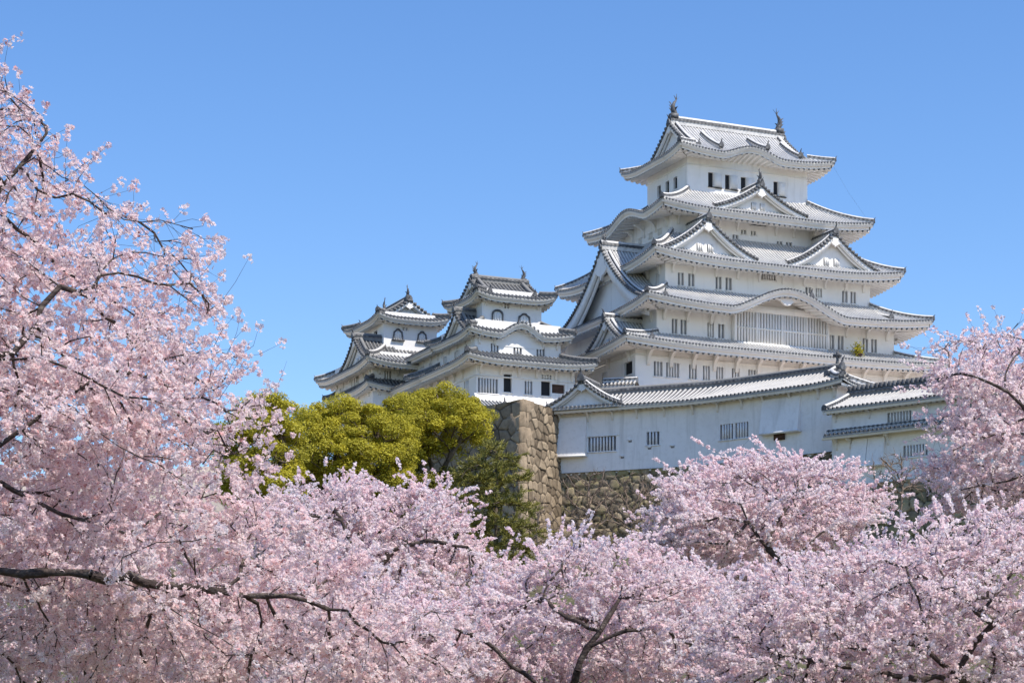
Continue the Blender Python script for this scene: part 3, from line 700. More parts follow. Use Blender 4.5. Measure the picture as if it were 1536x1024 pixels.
T.brackets('S', [-2.2, -.8, .8, 2.2], 2.4, 37.95, .6); T.brackets('W', [-1.5, 0, 1.5], 2.52, 37.95, .6)
T.brackets('S', [-3.3, -2.0, 2.1, 3.3], 3.6, 34.8, .7); T.brackets('W', [-3, -1.6, 0, 1.6, 3], 3.615, 34.8, .65)
T.brackets('S', [-3.8, -2.1, -.6, .9, 2.5, 3.9], 5.02, 32.4, .85); T.brackets('W', [-4, -2.4, -.8, .8, 2.4], 4.14, 32.4, .85)
# flared stone-drop skirt at the foot of the wall
mb = MB(); f = FR['S']
l = np.array([-4.3, 4.3]); mb.grid(np.stack([f(l, 5.0, np.array([29.95] * 2)), f(l, 5.35, np.array([29.45] * 2)), f(l * 1.03, 5.7, np.array([28.6] * 2)), f(l * 1.03, 5.0, np.array([28.6] * 2))], 1), 0)
mb.build('skirt_wall', ['plaster'], mid)
mb = MB()
ribbed(mb, lambda u, b: FR['S'](u, 5.4 + 1.5 * b, 29.35 - .75 * b), -5.2, -2.2, .3, None, 4, .1); mb.build('pent_roof', TILE_OLD, mid)
ridge_end(mid, (-2.5, -6.6, 28.75), -math.pi / 2 - .3, .9)

# ------------------------------------------------------------------ the far small tower
lx, ly = rel(-24.6865, 12.8359)
far = thing('small_keep', 'smaller white tower at the far left whose top gable faces front, two dark framed windows', 'tower', (lx, ly, 0), AK)
U = Building(far, TILE_MID, pitch=0.33, rib_h=.09)
U.storey(2.36, 3.36, 35.2, 39.2, {'S': [(-.73, -.17, 37.74, 37.98, 'grey')], 'W': wv([(-1.85, -1.0, 37.0, 37.9, 'dark')])})
U.arch_window(FR['S'], -1.12, 3.36, 36.93, .95, .92, 'hood'); U.arch_window(FR['S'], 1.02, 3.36, 36.93, .92, .88, 'hood')
U.storey(3.8, 4.58, 32.6, 35.6, {'S': [(-2.76, -2.15, 33.3, 34.06)], 'W': wv([(-1.38, -.1, 33.14, 34.2), (.1, .5, 33.3, 34.1), (2.49, 3.4, 33.06, 33.8), (1.0, 1.9, 33.85, 34.3, 'grey')])})
U.storey(3.75, 4.5, 26.8, 33.1, {'W': wv([(-3, -2.2, 30.8, 31.7), (0, 1, 30.8, 31.7)]), 'S': [(-2.8, -2.1, 30.8, 31.7)]})
u1 = U.skirt((3.8, 4.58), (4.6, 5.3), (3.75, 4.5), 33.35, 32.72, .32, sag=.2, drop=.30)
U.tiles = TILE_OLD
u2 = U.skirt((2.36, 3.36), (4.94, 6.44), (3.8, 4.58), 36.1, 34.45, .42, drop=.32)
U.tiles = TILE_MID
u3 = U.irimoya((4.22, 3.23), (3.36, 2.36), 3.05, 2.2, 38.55, 40.35, .40, rot=1, fin=.55, barge=.32, drop=.30, win=0)
U.tiles = TILE_MID
U.chidori('W', 2.75, 4.75, 2.9, 34.75, 36.85, 1.4, barge=.32, win=.36, rec=.45, pend=.8)
U.brackets('W', [-4, -2.4, -.8, .8, 2.4, 4], 3.8, 34.5, .7); U.brackets('S', [-3.2, -1.6, 0, 1.6, 3.2], 4.58, 34.5, .7)
U.brackets('W', [-3.6, -1.2, 1.2, 3.6], 3.75, 32.7, .6); U.brackets('S', [-3.2, -1.2, .8], 4.5, 32.7, .6)
mb = MB(); mb.extrude([(-.45, -4.6, 35.45), (.45, -4.6, 35.45), (.35, -4.6, 35.62), (-.35, -4.6, 35.62)], (0, .8, .3), 0); mb.build('roof_vent', ['dark'], far)

# ------------------------------------------------------------------ gallery joining the two small towers
gx, gy = rel(-21.554, 5.2)
gal = thing('connecting_gallery', 'two-storey white gallery with long eaves joining the two smaller towers', 'gallery', (gx, gy, 0), AK)
G = Building(gal, TILE_MID, pitch=.30)
G.storey(3.6, 3.55, 26.8, 35.4, {'W': [(-2.6, -2.0, 33.35, 34.1), (-.9, 0.0, 33.45, 34.1), (1.0, 1.6, 33.4, 34.1), (-2.4, -1.4, 30.6, 31.4), (.2, 1.2, 30.6, 31.4)]})
mb = MB(); sb = MB(); mb2 = MB(); sb2 = MB()
for sd_ in 'WE':
    zf = lambda b: 36.75 + (34.86 - 36.75) * (1.3 * b - .3 * b * b)
    ribbed(mb, lambda u, b: FR[sd_](u, 4.52 * b, zf(b)), -3.6, 3.6, .30, None, 9, .1)
    G._eave(sb, FR[sd_], lambda u: 34.86 + 0 * u, 3.6, 4.52, 3.6, 34.86, .32, .42)
    zg = lambda b: 33.4 + (32.42 - 33.4) * b
    if sd_ == 'W': ribbed(mb2, lambda u, b: FR[sd_](u, 3.6 + 1.9 * b, zg(b)), -3.6, 3.6, .30, None, 6, .1)
    if sd_ == 'W': G._eave(sb2, FR[sd_], lambda u: 32.42 + 0 * u, 3.6, 5.5, 3.6, 32.42, .32, .42)
ro = mb.build('roof', TILE_MID, gal); sb.build('eaves', ['plaster'], ro)
pr_ = mb2.build('pent_roof', TILE_MID, gal); sb2.build('eaves', ['plaster'], pr_)
ridge(ro, np.array([[0, -3.6, 36.8], [0, 0, 36.8], [0, 3.6, 36.8]]), .4, .45)
G.brackets('W', [-3, -1.5, 0, 1.5, 3], 3.6, 34.75, .65); G.brackets('W', [-2.6, -.9, .9, 2.6], 3.6, 32.4, .8)

# ------------------------------------------------------------------ the long white range in front
S_LEN, BEND = 23.3, 11.08
ss = np.linspace(-3, 30, 1321)
th = R(-22.2) + (R(-39.2) - R(-22.2)) * np.clip((ss - BEND + 3.0) / 6.0, 0, 1) ** 2 * (3 - 2 * np.clip((ss - BEND + 3.0) / 6.0, 0, 1))
P0 = np.array([2.81, 158.0])
dsx = np.cos(th); dsy = np.sin(th)
xs_ = np.concatenate([[0], np.cumsum((dsx[1:] + dsx[:-1]) / 2 * np.diff(ss))]); ys_ = np.concatenate([[0], np.cumsum((dsy[1:] + dsy[:-1]) / 2 * np.diff(ss))])
i0 = np.argmin(abs(ss)); xs_ -= xs_[i0]; ys_ -= ys_[i0]
def LP(s, d, z):
    """local point of the long range: s along the front eave, d behind it"""
    s, d, z = np.broadcast_arrays(np.asarray(s, float), np.asarray(d, float), np.asarray(z, float))
    a = np.interp(s, ss, th)
    return np.stack([np.interp(s, ss, xs_) - np.sin(a) * d, np.interp(s, ss, ys_) + np.cos(a) * d, z], -1)
lng = thing('long_turret', 'long low white range with grey tiled roof and front gable above mossy wall', 'building', (*P0, 0))
Lb = Building(lng, TILE_OLD, 'wallp', pitch=.285, rib_h=.11)
ZE, ZR, DR, DW, SG = 28.02, 29.55, 3.6, .9, 20.9
zl = lambda b: ZR + (ZE - ZR) * (1.22 * b - .22 * b * b)
mb = MB(); sb = MB()
ribbed(mb, lambda s, b: LP(s, DR * (1 - b), zl(b) + .25 * np.clip((s - 20) / 3.3, 0, 1) ** 2 * b), -.35, S_LEN, .33, lambda s: np.where(s < SG, 0, .25 + .75 * (s - SG) / (S_LEN - SG)), 7, .085)
ribbed(mb, lambda s, b: LP(s, DR + DR * b, zl(b)), 0, S_LEN, .33, lambda s: np.where(s < SG, 0, .25 + .75 * (s - SG) / (S_LEN - SG)), 7, .085)
ribbed(mb, lambda l, b: LP(SG + (S_LEN - SG) * b, DR + l, zl(.25 + .75 * b) + .25 * np.clip((-l) / 3.3, 0, 1) ** 3 * b), -DR, DR, .33, lambda l: (np.abs(l) - .9) / (DR - .9), 6, .085)
ro = mb.build('roof', TILE_OLD, lng)
sl = np.linspace(0, S_LEN, 60); lift_ = .25 * np.clip((sl - 20) / 3.3, 0, 1) ** 2
sb.grid(np.stack([LP(sl, .06, ZE + lift_ - .10), LP(sl, .06, ZE + lift_ - .30), LP(sl, .2, ZE + lift_ - .30), LP(sl, DW + .1, ZE - .12 + 0 * sl)], 1), 0)
corrug(sb, lambda s, b: LP(s, DW - (DW - .22) * b, ZE - .14 - .12 * b), 0, S_LEN - .3, .45, 3, .09, 0)
dl = np.linspace(0.06, 2 * DR, 10)
sb.grid(np.stack([LP(S_LEN - .06, dl, ZE - .08), LP(S_LEN - .06, dl, ZE - .3), LP(S_LEN - 1.0, dl, ZE - .12)], 1), 0)
sb.build('eaves', ['wallp'], ro)
sr = np.linspace(1.5, SG + .2, 60)
ridge(ro, LP(sr, DR, ZR + .02), .42, .46, light='rib_mid')
t = np.linspace(0, 1, 8)
for q in (-1, 1):
    ridge(ro, LP(SG + (S_LEN - SG) * t, DR + q * (.9 + (DR - .9) * t), zl(.25 + .75 * t) + .08 + .25 * t ** 3), .36, .34, name='hip_ridge')
    b = np.linspace(.03, .32, 6); ridge(ro, LP(SG - .15 + 0 * b, DR + q * DR * b, zl(b) + .08), .36, .32, name='verge_ridge')
    pe = LP(SG - .15, DR + q * DR * .34, float(zl(.34)) + .05); ridge_end(ro, pe, R(-125 if q < 0 else 55), .8)
aE = R(-39.2)
ridge_end(ro, LP(SG + .25, DR, ZR), aE, 1.15); ridge_end(ro, LP(S_LEN, 0.05, ZE + .32), aE - R(45), .6)
mb = MB(); mb.tube(LP(np.array([SG - .05] * 4), DR, np.array([ZR + .5, ZR + .8, ZR + 1.1, ZR + 1.35])), [.14, .10, .16, .05], 6)
mb.box(-.3, .3, -.12, .12, 0, .22, 0, lambda x, y, z: LP(SG - .05 + x, DR + y, ZR + .95 + z)); mb.build('ridge_ornament', ['dark'], ro)
# small gable at the right end
frE = lambda l, o, z: LP(np.asarray(o), DR + np.asarray(l), np.asarray(z))
Lb.gable_front(frE, SG + .25, .95, lambda q: zl(q * .25), float(zl(.25)) - .05, .25, .35, 0, ro, 'gable_face', .45)
# front walls
mb = MB()
WIN = [(2.67, 4.86, 24.9, 25.98), (7.23, 8.21, 25.15, 26.1), (BEND + 1.70, BEND + 2.78, 25.1, 26.2), (BEND + 2.95, BEND + 4.08, 25.1, 26.2)]
frL = lambda l, o, z: LP(np.asarray(l), DW - np.asarray(o), np.asarray(z))
wins = [(*w_, 'bars') for w_ in WIN]
cuts = sorted({*np.arange(.15, S_LEN - 1, 1.0), .15, S_LEN - .9, *[v for w_ in wins for v in w_[:2]]})
for a, b in zip(cuts[:-1], cuts[1:]):
    hit = [w_ for w_ in wins if w_[0] <= (a + b) / 2 <= w_[1]]
    for zz0, zz1 in ([(23.25, 28.0)] if not hit else [(23.25, hit[0][2]), (hit[0][3], 28.0)]):
        mb.add(frL(np.array([a, b, b, a]), 0., np.array([zz0, zz0, zz1, zz1])), [[0, 1, 2, 3]], 0)
for w_ in wins: Lb.window(frL, 0., w_, .3)
for s_, dd in ((.15, 1), (S_LEN - .9, 1)):
    mb.add(LP(s_, np.array([DW, 2 * DR - DW, 2 * DR - DW, DW]), np.array([20.4, 20.4, 28.0, 28.0])), [[0, 1, 2, 3]], 0)
bb = np.linspace(.15, S_LEN - .9, 24)
mb.grid(np.stack([LP(bb, 2 * DR - DW, 20.4 + 0 * bb), LP(bb, 2 * DR - DW, 28.0 + 0 * bb)], 1), 0)
mb.grid(np.stack([LP(np.array([.15, .15]), np.array([DW, DR]), np.array([27.6, 27.6])), LP(np.array([.15, .15]), np.array([DW, DR]), np.array([28.1, 29.4]))], 1), 0)
mb.box(2.55, 5.15, -.02, .05, 25.98, 26.06, 0, frL)
mb.build('wall', ['wallp'], lng)
def drop_bay(fr, l0, l1, z0, z1, out, parent, split=None):
    mb = MB()
    for a, b in ([(l0, l1)] if split is None else [(l0, split), (split + .03, l1)]):
        P = fr(np.array([a, b, b, a]), np.array([out, out, .12, .12]), np.array([z0, z0, z1, z1])); mb.poly(P, 0)
    for l in (l0, l1):
        mb.poly(fr(np.array([l] * 4), np.array([0, out, .12, 0]), np.array([z0, z0, z1, z1])), 0)
    mb.poly(fr(np.array([l0, l1, l1, l0]), np.array([out, out, 0, 0]), np.array([z0] * 4) + .01), 1)
    mb.box(l0 - .04, l1 + .04, .0, out + .05, z0 - .12, z0, 0, fr)
    return mb.build('drop_bay', ['wallp', 'void'], parent)
drop_bay(frL, .15, 2.6, 24.65, 27.5, .55, lng)
drop_bay(frL, BEND + 5.31, BEND + 8.44, 25.15, 27.55, .5, lng)
mb = MB(); mb.box(BEND + 6.3, BEND + 7.15, .02, .18, 24.62, 25.02, 0, frL); mb.build('hatch', ['wood'], lng)
for s_, z in ((5.95, 25.55), (5.35, 24.4), (9.2, 24.95), (7.45, 24.95)):
    mb = MB(); mb.box(s_ - .16, s_ + .16, 0, .10, z, z + .09, 0, frL); mb.box(s_ - .10, s_ + .14, 0, .03, z - .12, z, 1, frL); mb.build('loophole', ['wallp', 'grey'], lng)
for s_ in (.5, 2.7, 4.6, 6.5, 8.6, 10.7, 12.6, 14.6, 16.4, 18.6, 20.9, 22.2):
    Lb.bracket(frL, s_, 0., ZE - .18, .62)
# big front gable at the left end
frG = lambda l, o, z: LP(2.5 + np.asarray(l), -np.asarray(o), np.asarray(z))
zpG = lambda q: 30.0 - 1.75 * (1.4 * q - .4 * q * q)
mb = MB()
for sg in (-1, 1):
    ribbed(mb, lambda a, b, sg=sg: frG(sg * b * 2.75, a, zpG(b)), -DR, .15, .33, None, 7, .085, b1=1.08)
gd = mb.build('front_gable', TILE_OLD, lng)
Lb.gable_front(frG, .0, 2.75, zpG, 28.25, .32, .45, 0, gd, 'gable_face', .8, over=1.06)
ridge(gd, frG(np.zeros(6), np.linspace(-DR, .05, 6), np.full(6, 30.05)), .40, .42, light='rib_mid')
ridge_end(gd, frG(0., .05, 30.0), R(-112), 1.1)
for sg in (-1, 1):
    q = np.linspace(.06, 1.05, 8); ridge(gd, frG(sg * q * 2.75, np.full(8, -.45), zpG(q) + .06), .34, .30, name='verge_ridge')
    ridge_end(gd, frG(sg * 2.85, -.45, float(zpG(1.04))), R(-22 if sg > 0 else 158), .7)
mb = MB()
ribbed(mb, lambda l, b: frG(l, -.75 + .95 * b, 28.32 - .26 * b), -2.9, 3.0, .33, None, 4, .085); mb.build('pent_roof', TILE_OLD, gd)

# ------------------------------------------------------------------ lower range on the right with two roofs
AR = R(-39.2)
low = thing('lower_turret', 'lower white range with upper and pent roofs, half hidden by blossom', 'building', (20.93, 144.0, 0), AR)
Q = Building(low, TILE_OLD, 'wallp', pitch=.285, rib_h=.11)
LEN = 30.0
frQ = lambda l, o, z: np.stack(np.broadcast_arrays(np.asarray(l, float), .8 - np.asarray(o, float), np.asarray(z, float)), -1)
zq = lambda b: 27.0 + (25.68 - 27.0) * (1.18 * b - .18 * b * b)
mb = MB(); sb = MB()
ribbed(mb, lambda u, b: frQ(u, -2.6 + 3.4 * b, zq(b)), 0, LEN, .33, None, 7, .085)
ribbed(mb, lambda u, b: frQ(u, -2.6 - 3.4 * b, zq(b)), 0, LEN, .33, None, 7, .085)
ro = mb.build('roof', TILE_OLD, low)
ul = np.linspace(0, LEN, 10)
sb.grid(np.stack([frQ(ul, .74, 25.58), frQ(ul, .74, 25.38), frQ(ul, .6, 25.38), frQ(ul, -.1, 25.58)], 1), 0)
corrug(sb, lambda u, b: frQ(u, .6 * b, 25.52 - .12 * b), 0.1, LEN, .45, 3, .09, 0)
sb.build('eaves', ['wallp'], ro)
ridge(ro, frQ(np.linspace(.1, LEN, 40), -2.6, 27.05), .42, .36, crenel=.30, light='rib_mid')
ridge_end(ro, frQ(.15, -2.6, 27.0), math.pi, .9)
b = np.linspace(.05, 1, 8)
ridge(ro, frQ(.15, -2.6 + 3.4 * b, zq(b) + .06), .34, .28, name='verge_ridge')
mb = MB()
for sg in (1, -1):
    bq = np.linspace(0, 1, 9); mb.grid(np.stack([frQ(.12, -2.6 + sg * 3.4 * bq, zq(bq) - .02), frQ(.12, -2.6 + sg * 3.4 * bq, zq(bq) - .32), frQ(.3, -2.6 + sg * 3.4 * bq, zq(bq) - .32)], 1), 0)
mb.build('bargeboard', ['wallp'], ro)
mb = MB(); wl = [(4.51, 6.3, 24.42, 25.12, 'bars'), (9.5, 11.2, 24.42, 25.12, 'bars'), (5.7, 7.5, 22.06, 22.82, 'bars'), (11.5, 13.2, 22.06, 22.82, 'bars')]
Q.facade(mb, frQ, .3, LEN, 0., 20.4, 25.65, wl)
for l_ in (.3, LEN): mb.add(frQ(l_, np.array([0, -5.2, -5.2, 0]), np.array([18, 18, 25.65, 25.65])), [[0, 1, 2, 3]], 0)
mb.add(frQ(.3, np.array([0, -5.2, -2.6]), np.array([25.6, 25.6, 26.9])), [[0, 1, 2]], 0)
mb.add(frQ(np.array([.3, LEN, LEN, .3]), -5.2, np.array([18, 18, 25.65, 25.65])), [[0, 1, 2, 3]], 0)
mb.build('wall', ['wallp'], low)
mb = MB(); sb = MB()
ribbed(mb, lambda u, b: frQ(u, -.02 + .95 * b, 24.28 - .38 * b), .15, LEN, .33, None, 4, .085)
sb.grid(np.stack([frQ(ul, .86, 23.82), frQ(ul, .86, 23.64), frQ(ul, .7, 23.64), frQ(ul, 0, 23.75)], 1), 0)
pr = mb.build('pent_roof', TILE_OLD, low); sb.build('eaves', ['wallp'], pr)
ridge(pr, frQ(ul, .06, 24.25), .26, .18)
drop_bay(frQ, 1.9, 4.4, 21.75, 23.6, .5, low, 3.1)
for l_ in (.7, 1.75, 4.6, 7.9, 10.5, 13): Q.bracket(frQ, l_, 0., 23.68, .6)
for l_ in (.6, 3.2, 7.5, 10, 13): Q.bracket(frQ, l_, 0., 25.45, .5)

# roof of a wall behind the long range
bx, by, _ = at(905, 570, 165)
bw = thing('roofed_wall', 'short tan wall with a small tiled roof behind the front gable', 'wall', (bx, by, 0), R(-14))
B_ = Building(bw, TILE_OLD, pitch=.285)
mb = MB()
for sg in (1, -1): ribbed(mb, lambda u, b: np.stack(np.broadcast_arrays(u, -sg * 1.1 * b, 31.35 - .5 * b), -1), 0, 2.7, .285, None, 4, .1)
rr = mb.build('roof', TILE_OLD, bw); ridge(rr, np.array([[0, 0, 31.35], [1.3, 0, 31.35], [2.7, 0, 31.35]]), .36, .3)
mb = MB(); mb.box(.2, 2.5, -.8, .8, 26.5, 31.0, 0); mb.build('wall', ['tan'], bw)

# ------------------------------------------------------------------ stone walls
def voro(S, T, seed, size, aspect=1.3, jit=.8):
    """cellular stones on the (s, t) sheet: returns (edge distance, cell id random)"""
    r = np.random.default_rng(seed)
    s0, s1, t0, t1 = S.min() - 2, S.max() + 2, T.min() - 2, T.max() + 2
    sx, sy = size * aspect, size
    pts = np.array([(a + (j % 2) * sx * .5 + r.uniform(-.5, .5) * sx * jit, b + r.uniform(-.5, .5) * sy * jit) for j, b in enumerate(np.arange(t0, t1, sy)) for a in np.arange(s0, s1, sx)])
    cr = r.random(len(pts)); cs = r.uniform(.8, 1.2, len(pts))
    s, t = S.ravel(), T.ravel(); e = np.empty(len(s)); k1 = np.empty(len(s), int)
    for i in range(0, len(s), 4000):
        d = np.hypot((s[i:i + 4000, None] - pts[None, :, 0]) / aspect, t[i:i + 4000, None] - pts[None, :, 1]) 
        o = np.argpartition(d, 1, axis=1)[:, :2]; d2 = np.take_along_axis(d, o, 1); sw = d2[:, 0] > d2[:, 1]
        a = np.where(sw, d2[:, 1], d2[:, 0]); b = np.where(sw, d2[:, 0], d2[:, 1]); k1[i:i + 4000] = np.where(sw, o[:, 1], o[:, 0])
        e[i:i + 4000] = (b - a)
    return e.reshape(S.shape), cr[k1].reshape(S.shape)

def stone_face(V, F, A, J, pos, L0, L1, z0, z1, nrm, seed, size, step, depth, jw, batter, aspect=1.3):
    s = np.arange(L0, L1 + step * .5, step); z = np.arange(z0, z1 + step * .5, step)
    S, Z = np.meshgrid(s, z, indexing='ij')
    e, c = voro(S, Z, seed, size, aspect)
    h = np.clip(e / (size * .24), 0, 1); disp = depth * (h ** .7 - .6) + (c - .5) * depth * .7
    P = pos(S) + nrm(S) * (disp + batter * np.maximum(z1 - Z, 0) ** 1.25)[..., None]
    P = np.concatenate([P, Z[..., None]], -1)
    n0 = sum(len(v) for v in V); na, nb = S.shape
    i = np.arange(na - 1)[:, None] * nb + np.arange(nb - 1)[None]
    V.append(P.reshape(-1, 3)); F.append(np.stack([i, i + 1, i + nb + 1, i + nb], -1).reshape(-1, 4) + n0)
    A.append(c.ravel()); J.append(np.clip(1 - e / jw, 0, 1).ravel())

def stone_obj(name, V, F, A, J, m):
    mb = MB(); mb.add(np.vstack(V), np.vstack(F), 0); mb.attr = {'stone': np.concatenate(A), 'joint': np.concatenate(J)}
    return mb.build(name, [m])

C0 = np.array([.82, 154.0]); ZT = 28.12; dR = np.array([.5, .866]); dL = np.array([-.669, .743]); nR = np.array([.866, -.5]); nL = np.array([-.743, -.669])
V, F, A, J = [], [], [], []
stone_face(V, F, A, J, lambda s: C0 + s[..., None] * dR, 0.3, 5.4, 14.0, ZT, lambda s: nR + 0 * s[..., None], 11, .66, .05, .10, .10, .022, 1.05)
stone_face(V, F, A, J, lambda s: C0 + s[..., None] * dL, 0.3, 14.0, 14.0, ZT, lambda s: nL + 0 * s[..., None], 12, .85, .07, .14, .11, .022, 1.3)
# long corner stones bonding the two faces and the flat top
rc = np.random.default_rng(3); z = 14.0; alt = 0
n0 = sum(len(v) for v in V)
while z < ZT - .1:
    hh = rc.uniform(.7, 1.25); z2 = min(ZT + .06, z + hh); la, lb = ((1.7, .9), (.9, 1.7))[alt]; alt ^= 1
    la *= rc.uniform(.85, 1.1); lb *= rc.uniform(.85, 1.1)
    ring = []
    for zz_, g in ((z + .012, 1), (z2 - .012, 1)):
        bt = .022 * max(0, ZT - zz_) ** 1.25 + .05
        Oc = C0 + nR * bt + nL * bt
        for p in (Oc, Oc + dR * la, Oc + dR * la - nR * .6, Oc + dL * lb - nL * .6, Oc + dL * lb): ring.append([*p, zz_])
    i = np.arange(5); j = (i + 1) % 5; n0 = sum(len(v) for v in V)
    V.append(np.array(ring)); F.append(np.stack([i, j, j + 5, i + 5], -1) + n0)
    F.append(np.array([[5, 6, 7, 8], [5, 7, 8, 9], [5, 5, 5, 5]])[:2] + n0)
    A.append(np.full(10, rc.uniform(.3, .9))); J.append(np.zeros(10)); z = z2
n0 = sum(len(v) for v in V)
V.append(np.array([[*C0, ZT - .02], [*(C0 + dR * 5.4), ZT - .02], [*(C0 + dR * 5.4 + dL * 14), ZT - .25], [*(C0 + dL * 14), ZT - .1]])); F.append(np.array([[0, 1, 2, 3]]) + n0); A.append(np.full(4, .5)); J.append(np.zeros(4))
ram = stone_obj('stone_rampart', V, F, A, J, 'stone')
tag(ram, 'tall brown stone rampart corner, one face sunlit, left of the long white range', 'stone wall')
V, F, A, J = [], [], [], []
def lw(s): return P0 + LP(s, DW, 0 * s)[..., :2]
def ln(s):
    a = np.interp(s, ss, th); return np.stack([np.sin(a), -np.cos(a)], -1)
stone_face(V, F, A, J, lw, -.4, 23.2, 14.0, 23.42, ln, 21, .62, .10, .20, .10, .05, 1.25)
n0 = sum(len(v) for v in V); q = np.linspace(-.4, 23.2, 40); a_ = lw(q) + ln(q) * .18; b_ = lw(q) - ln(q) * .6
V.append(np.vstack([np.c_[a_, np.full(40, 23.40)], np.c_[b_, np.full(40, 23.40)]])); i = np.arange(39); F.append(np.stack([i, i + 1, i + 41, i + 40], -1) + n0); A.append(np.full(80, .2)); J.append(np.full(80, .4))
sw_ = stone_obj('stone_wall', V, F, A, J, 'stone_m'); tag(sw_, 'mossy rubble stone wall with dry twigs, under the long white range', 'stone wall')
V, F, A, J = [], [], [], []
o2 = np.array([20.93, 144.0]); d2 = np.array([math.cos(AR), math.sin(AR)]); n2 = np.array([math.sin(AR), -math.cos(AR)])
stone_face(V, F, A, J, lambda s: o2 - n2 * .8 + s[..., None] * d2, -.0, 30.0, 11.0, 20.55, lambda s: n2 + 0 * s[..., None], 23, .70, .11, .24, .10, .05, 1.25)
n0 = sum(len(v) for v in V); q = np.array([.0, 30.0]); a_ = o2 - n2 * .8 + q[:, None] * d2 + n2 * .2; b_ = a_ - n2 * .9
V.append(np.vstack([np.c_[a_, [20.53] * 2], np.c_[b_, [20.53] * 2]])); F.append(np.array([[0, 1, 3, 2]]) + n0); A.append(np.full(4, .2)); J.append(np.full(4, .4))
sw2 = stone_obj('stone_wall', V, F, A, J, 'stone_m'); tag(sw2, 'round yellow-brown rubble wall under the lower right range, mostly behind blossom', 'stone wall')

# ------------------------------------------------------------------ ground
def wall_y(x): return np.interp(x, [-60, -8, .8, 3.2, 13, 22.6, 34.5, 44.2, 46, 90], [182, 161.5, 157.5, 160.0, 155.6, 147.5, 136.5, 126.5, 126.5, 126.5])
def ground_z(x, y):
    t = np.clip((y - 42) / 100, 0, 1); t = t * t * (3 - 2 * t)
    z = 15.6 * t + .25 * np.sin(x * .21 + y * .13) * np.clip(y / 40, 0, 1)
    k = np.clip((y - wall_y(x) - 1.0) / 1.5, 0, 1); k2 = np.clip((y - wall_y(x) - 7.5) / 2.0, 0, 1)
    z = z * (1 - k) + k * (20.2 + 6.6 * k2)
    far_ = np.clip((y - 240) / 120, 0, 1) + np.clip((np.abs(x - 10) - 90) / 90, 0, 1); far_ = np.clip(far_, 0, 1); far_ = far_ * far_ * (3 - 2 * far_)
    return z * (1 - far_)
gx_ = np.concatenate([[-6000, -2500, -900, -400], np.arange(-200, 201, 4.0), [400, 900, 2500, 6000]])
gy_ = np.concatenate([[-3000, -800, -200, -60], np.arange(-20, 120, 4.0), np.arange(120, 185, 1.0), np.arange(186, 380, 8.0), [600, 1200, 3000, 8000]])
GX, GY = np.meshgrid(gx_, gy_, indexing='ij'); mb = MB(); mb.grid(np.stack([GX, GY, ground_z(GX, GY)], -1), 0)
tag(mb.build('ground', ['ground'], smooth=True), None, None, kind='structure')
# ------------------------------------------------------------------ trees
def in_poly(P, poly):
    x, y = P[:, 0], P[:, 1]; q = np.asarray(poly, float); inside = np.zeros(len(P), bool)
    for i in range(len(q)):
        (x1, y1), (x2, y2) = q[i], q[(i + 1) % len(q)]
        inside ^= ((y1 > y) != (y2 > y)) & (x < (x2 - x1) * (y - y1) / (y2 - y1 + 1e-12) + x1)
    return inside
def edge_dist(P, poly):
    q = np.asarray(poly, float); d = np.full(len(P), 1e9)
    for i in range(len(q)):
        a, b = q[i], q[(i + 1) % len(q)]; ab = b - a
        t = np.clip(((P - a) @ ab) / (ab @ ab), 0, 1); d = np.minimum(d, np.linalg.norm(P - a - t[:, None] * ab, axis=1))
    return d
def crown_points(r, poly, D, thick, n, shell=0.0, Dtilt=0.0):
    """points in the crown's volume: outline given by its height/width extent at distance D, depth rounded off towards the outline"""
    q = np.asarray(poly, float); lo, hi = q.min(0), q.max(0); out = []
    while sum(map(len, out)) < n:
        P = r.uniform(lo, hi, (n * 2, 2)); out.append(P[in_poly(P, poly)])
    P = np.vstack(out)[:n]; e = edge_dist(P, poly); wmax = .5 * min(hi - lo)
    th = thick * np.sqrt(np.clip(e / (wmax * .8), 0.02, 1)); u = r.uniform(-1, 1, n)
    if shell: u = np.sign(u) * np.abs(u) ** (1 - shell)
    Dd = D + u * th + Dtilt * (P[:, 0] - q[:, 0].mean()) / FPX * D
    return np.stack([(P[:, 0] - CX) / FPX * Dd, Dd, CZ + (CY - P[:, 1]) / FPX * Dd], -1), e

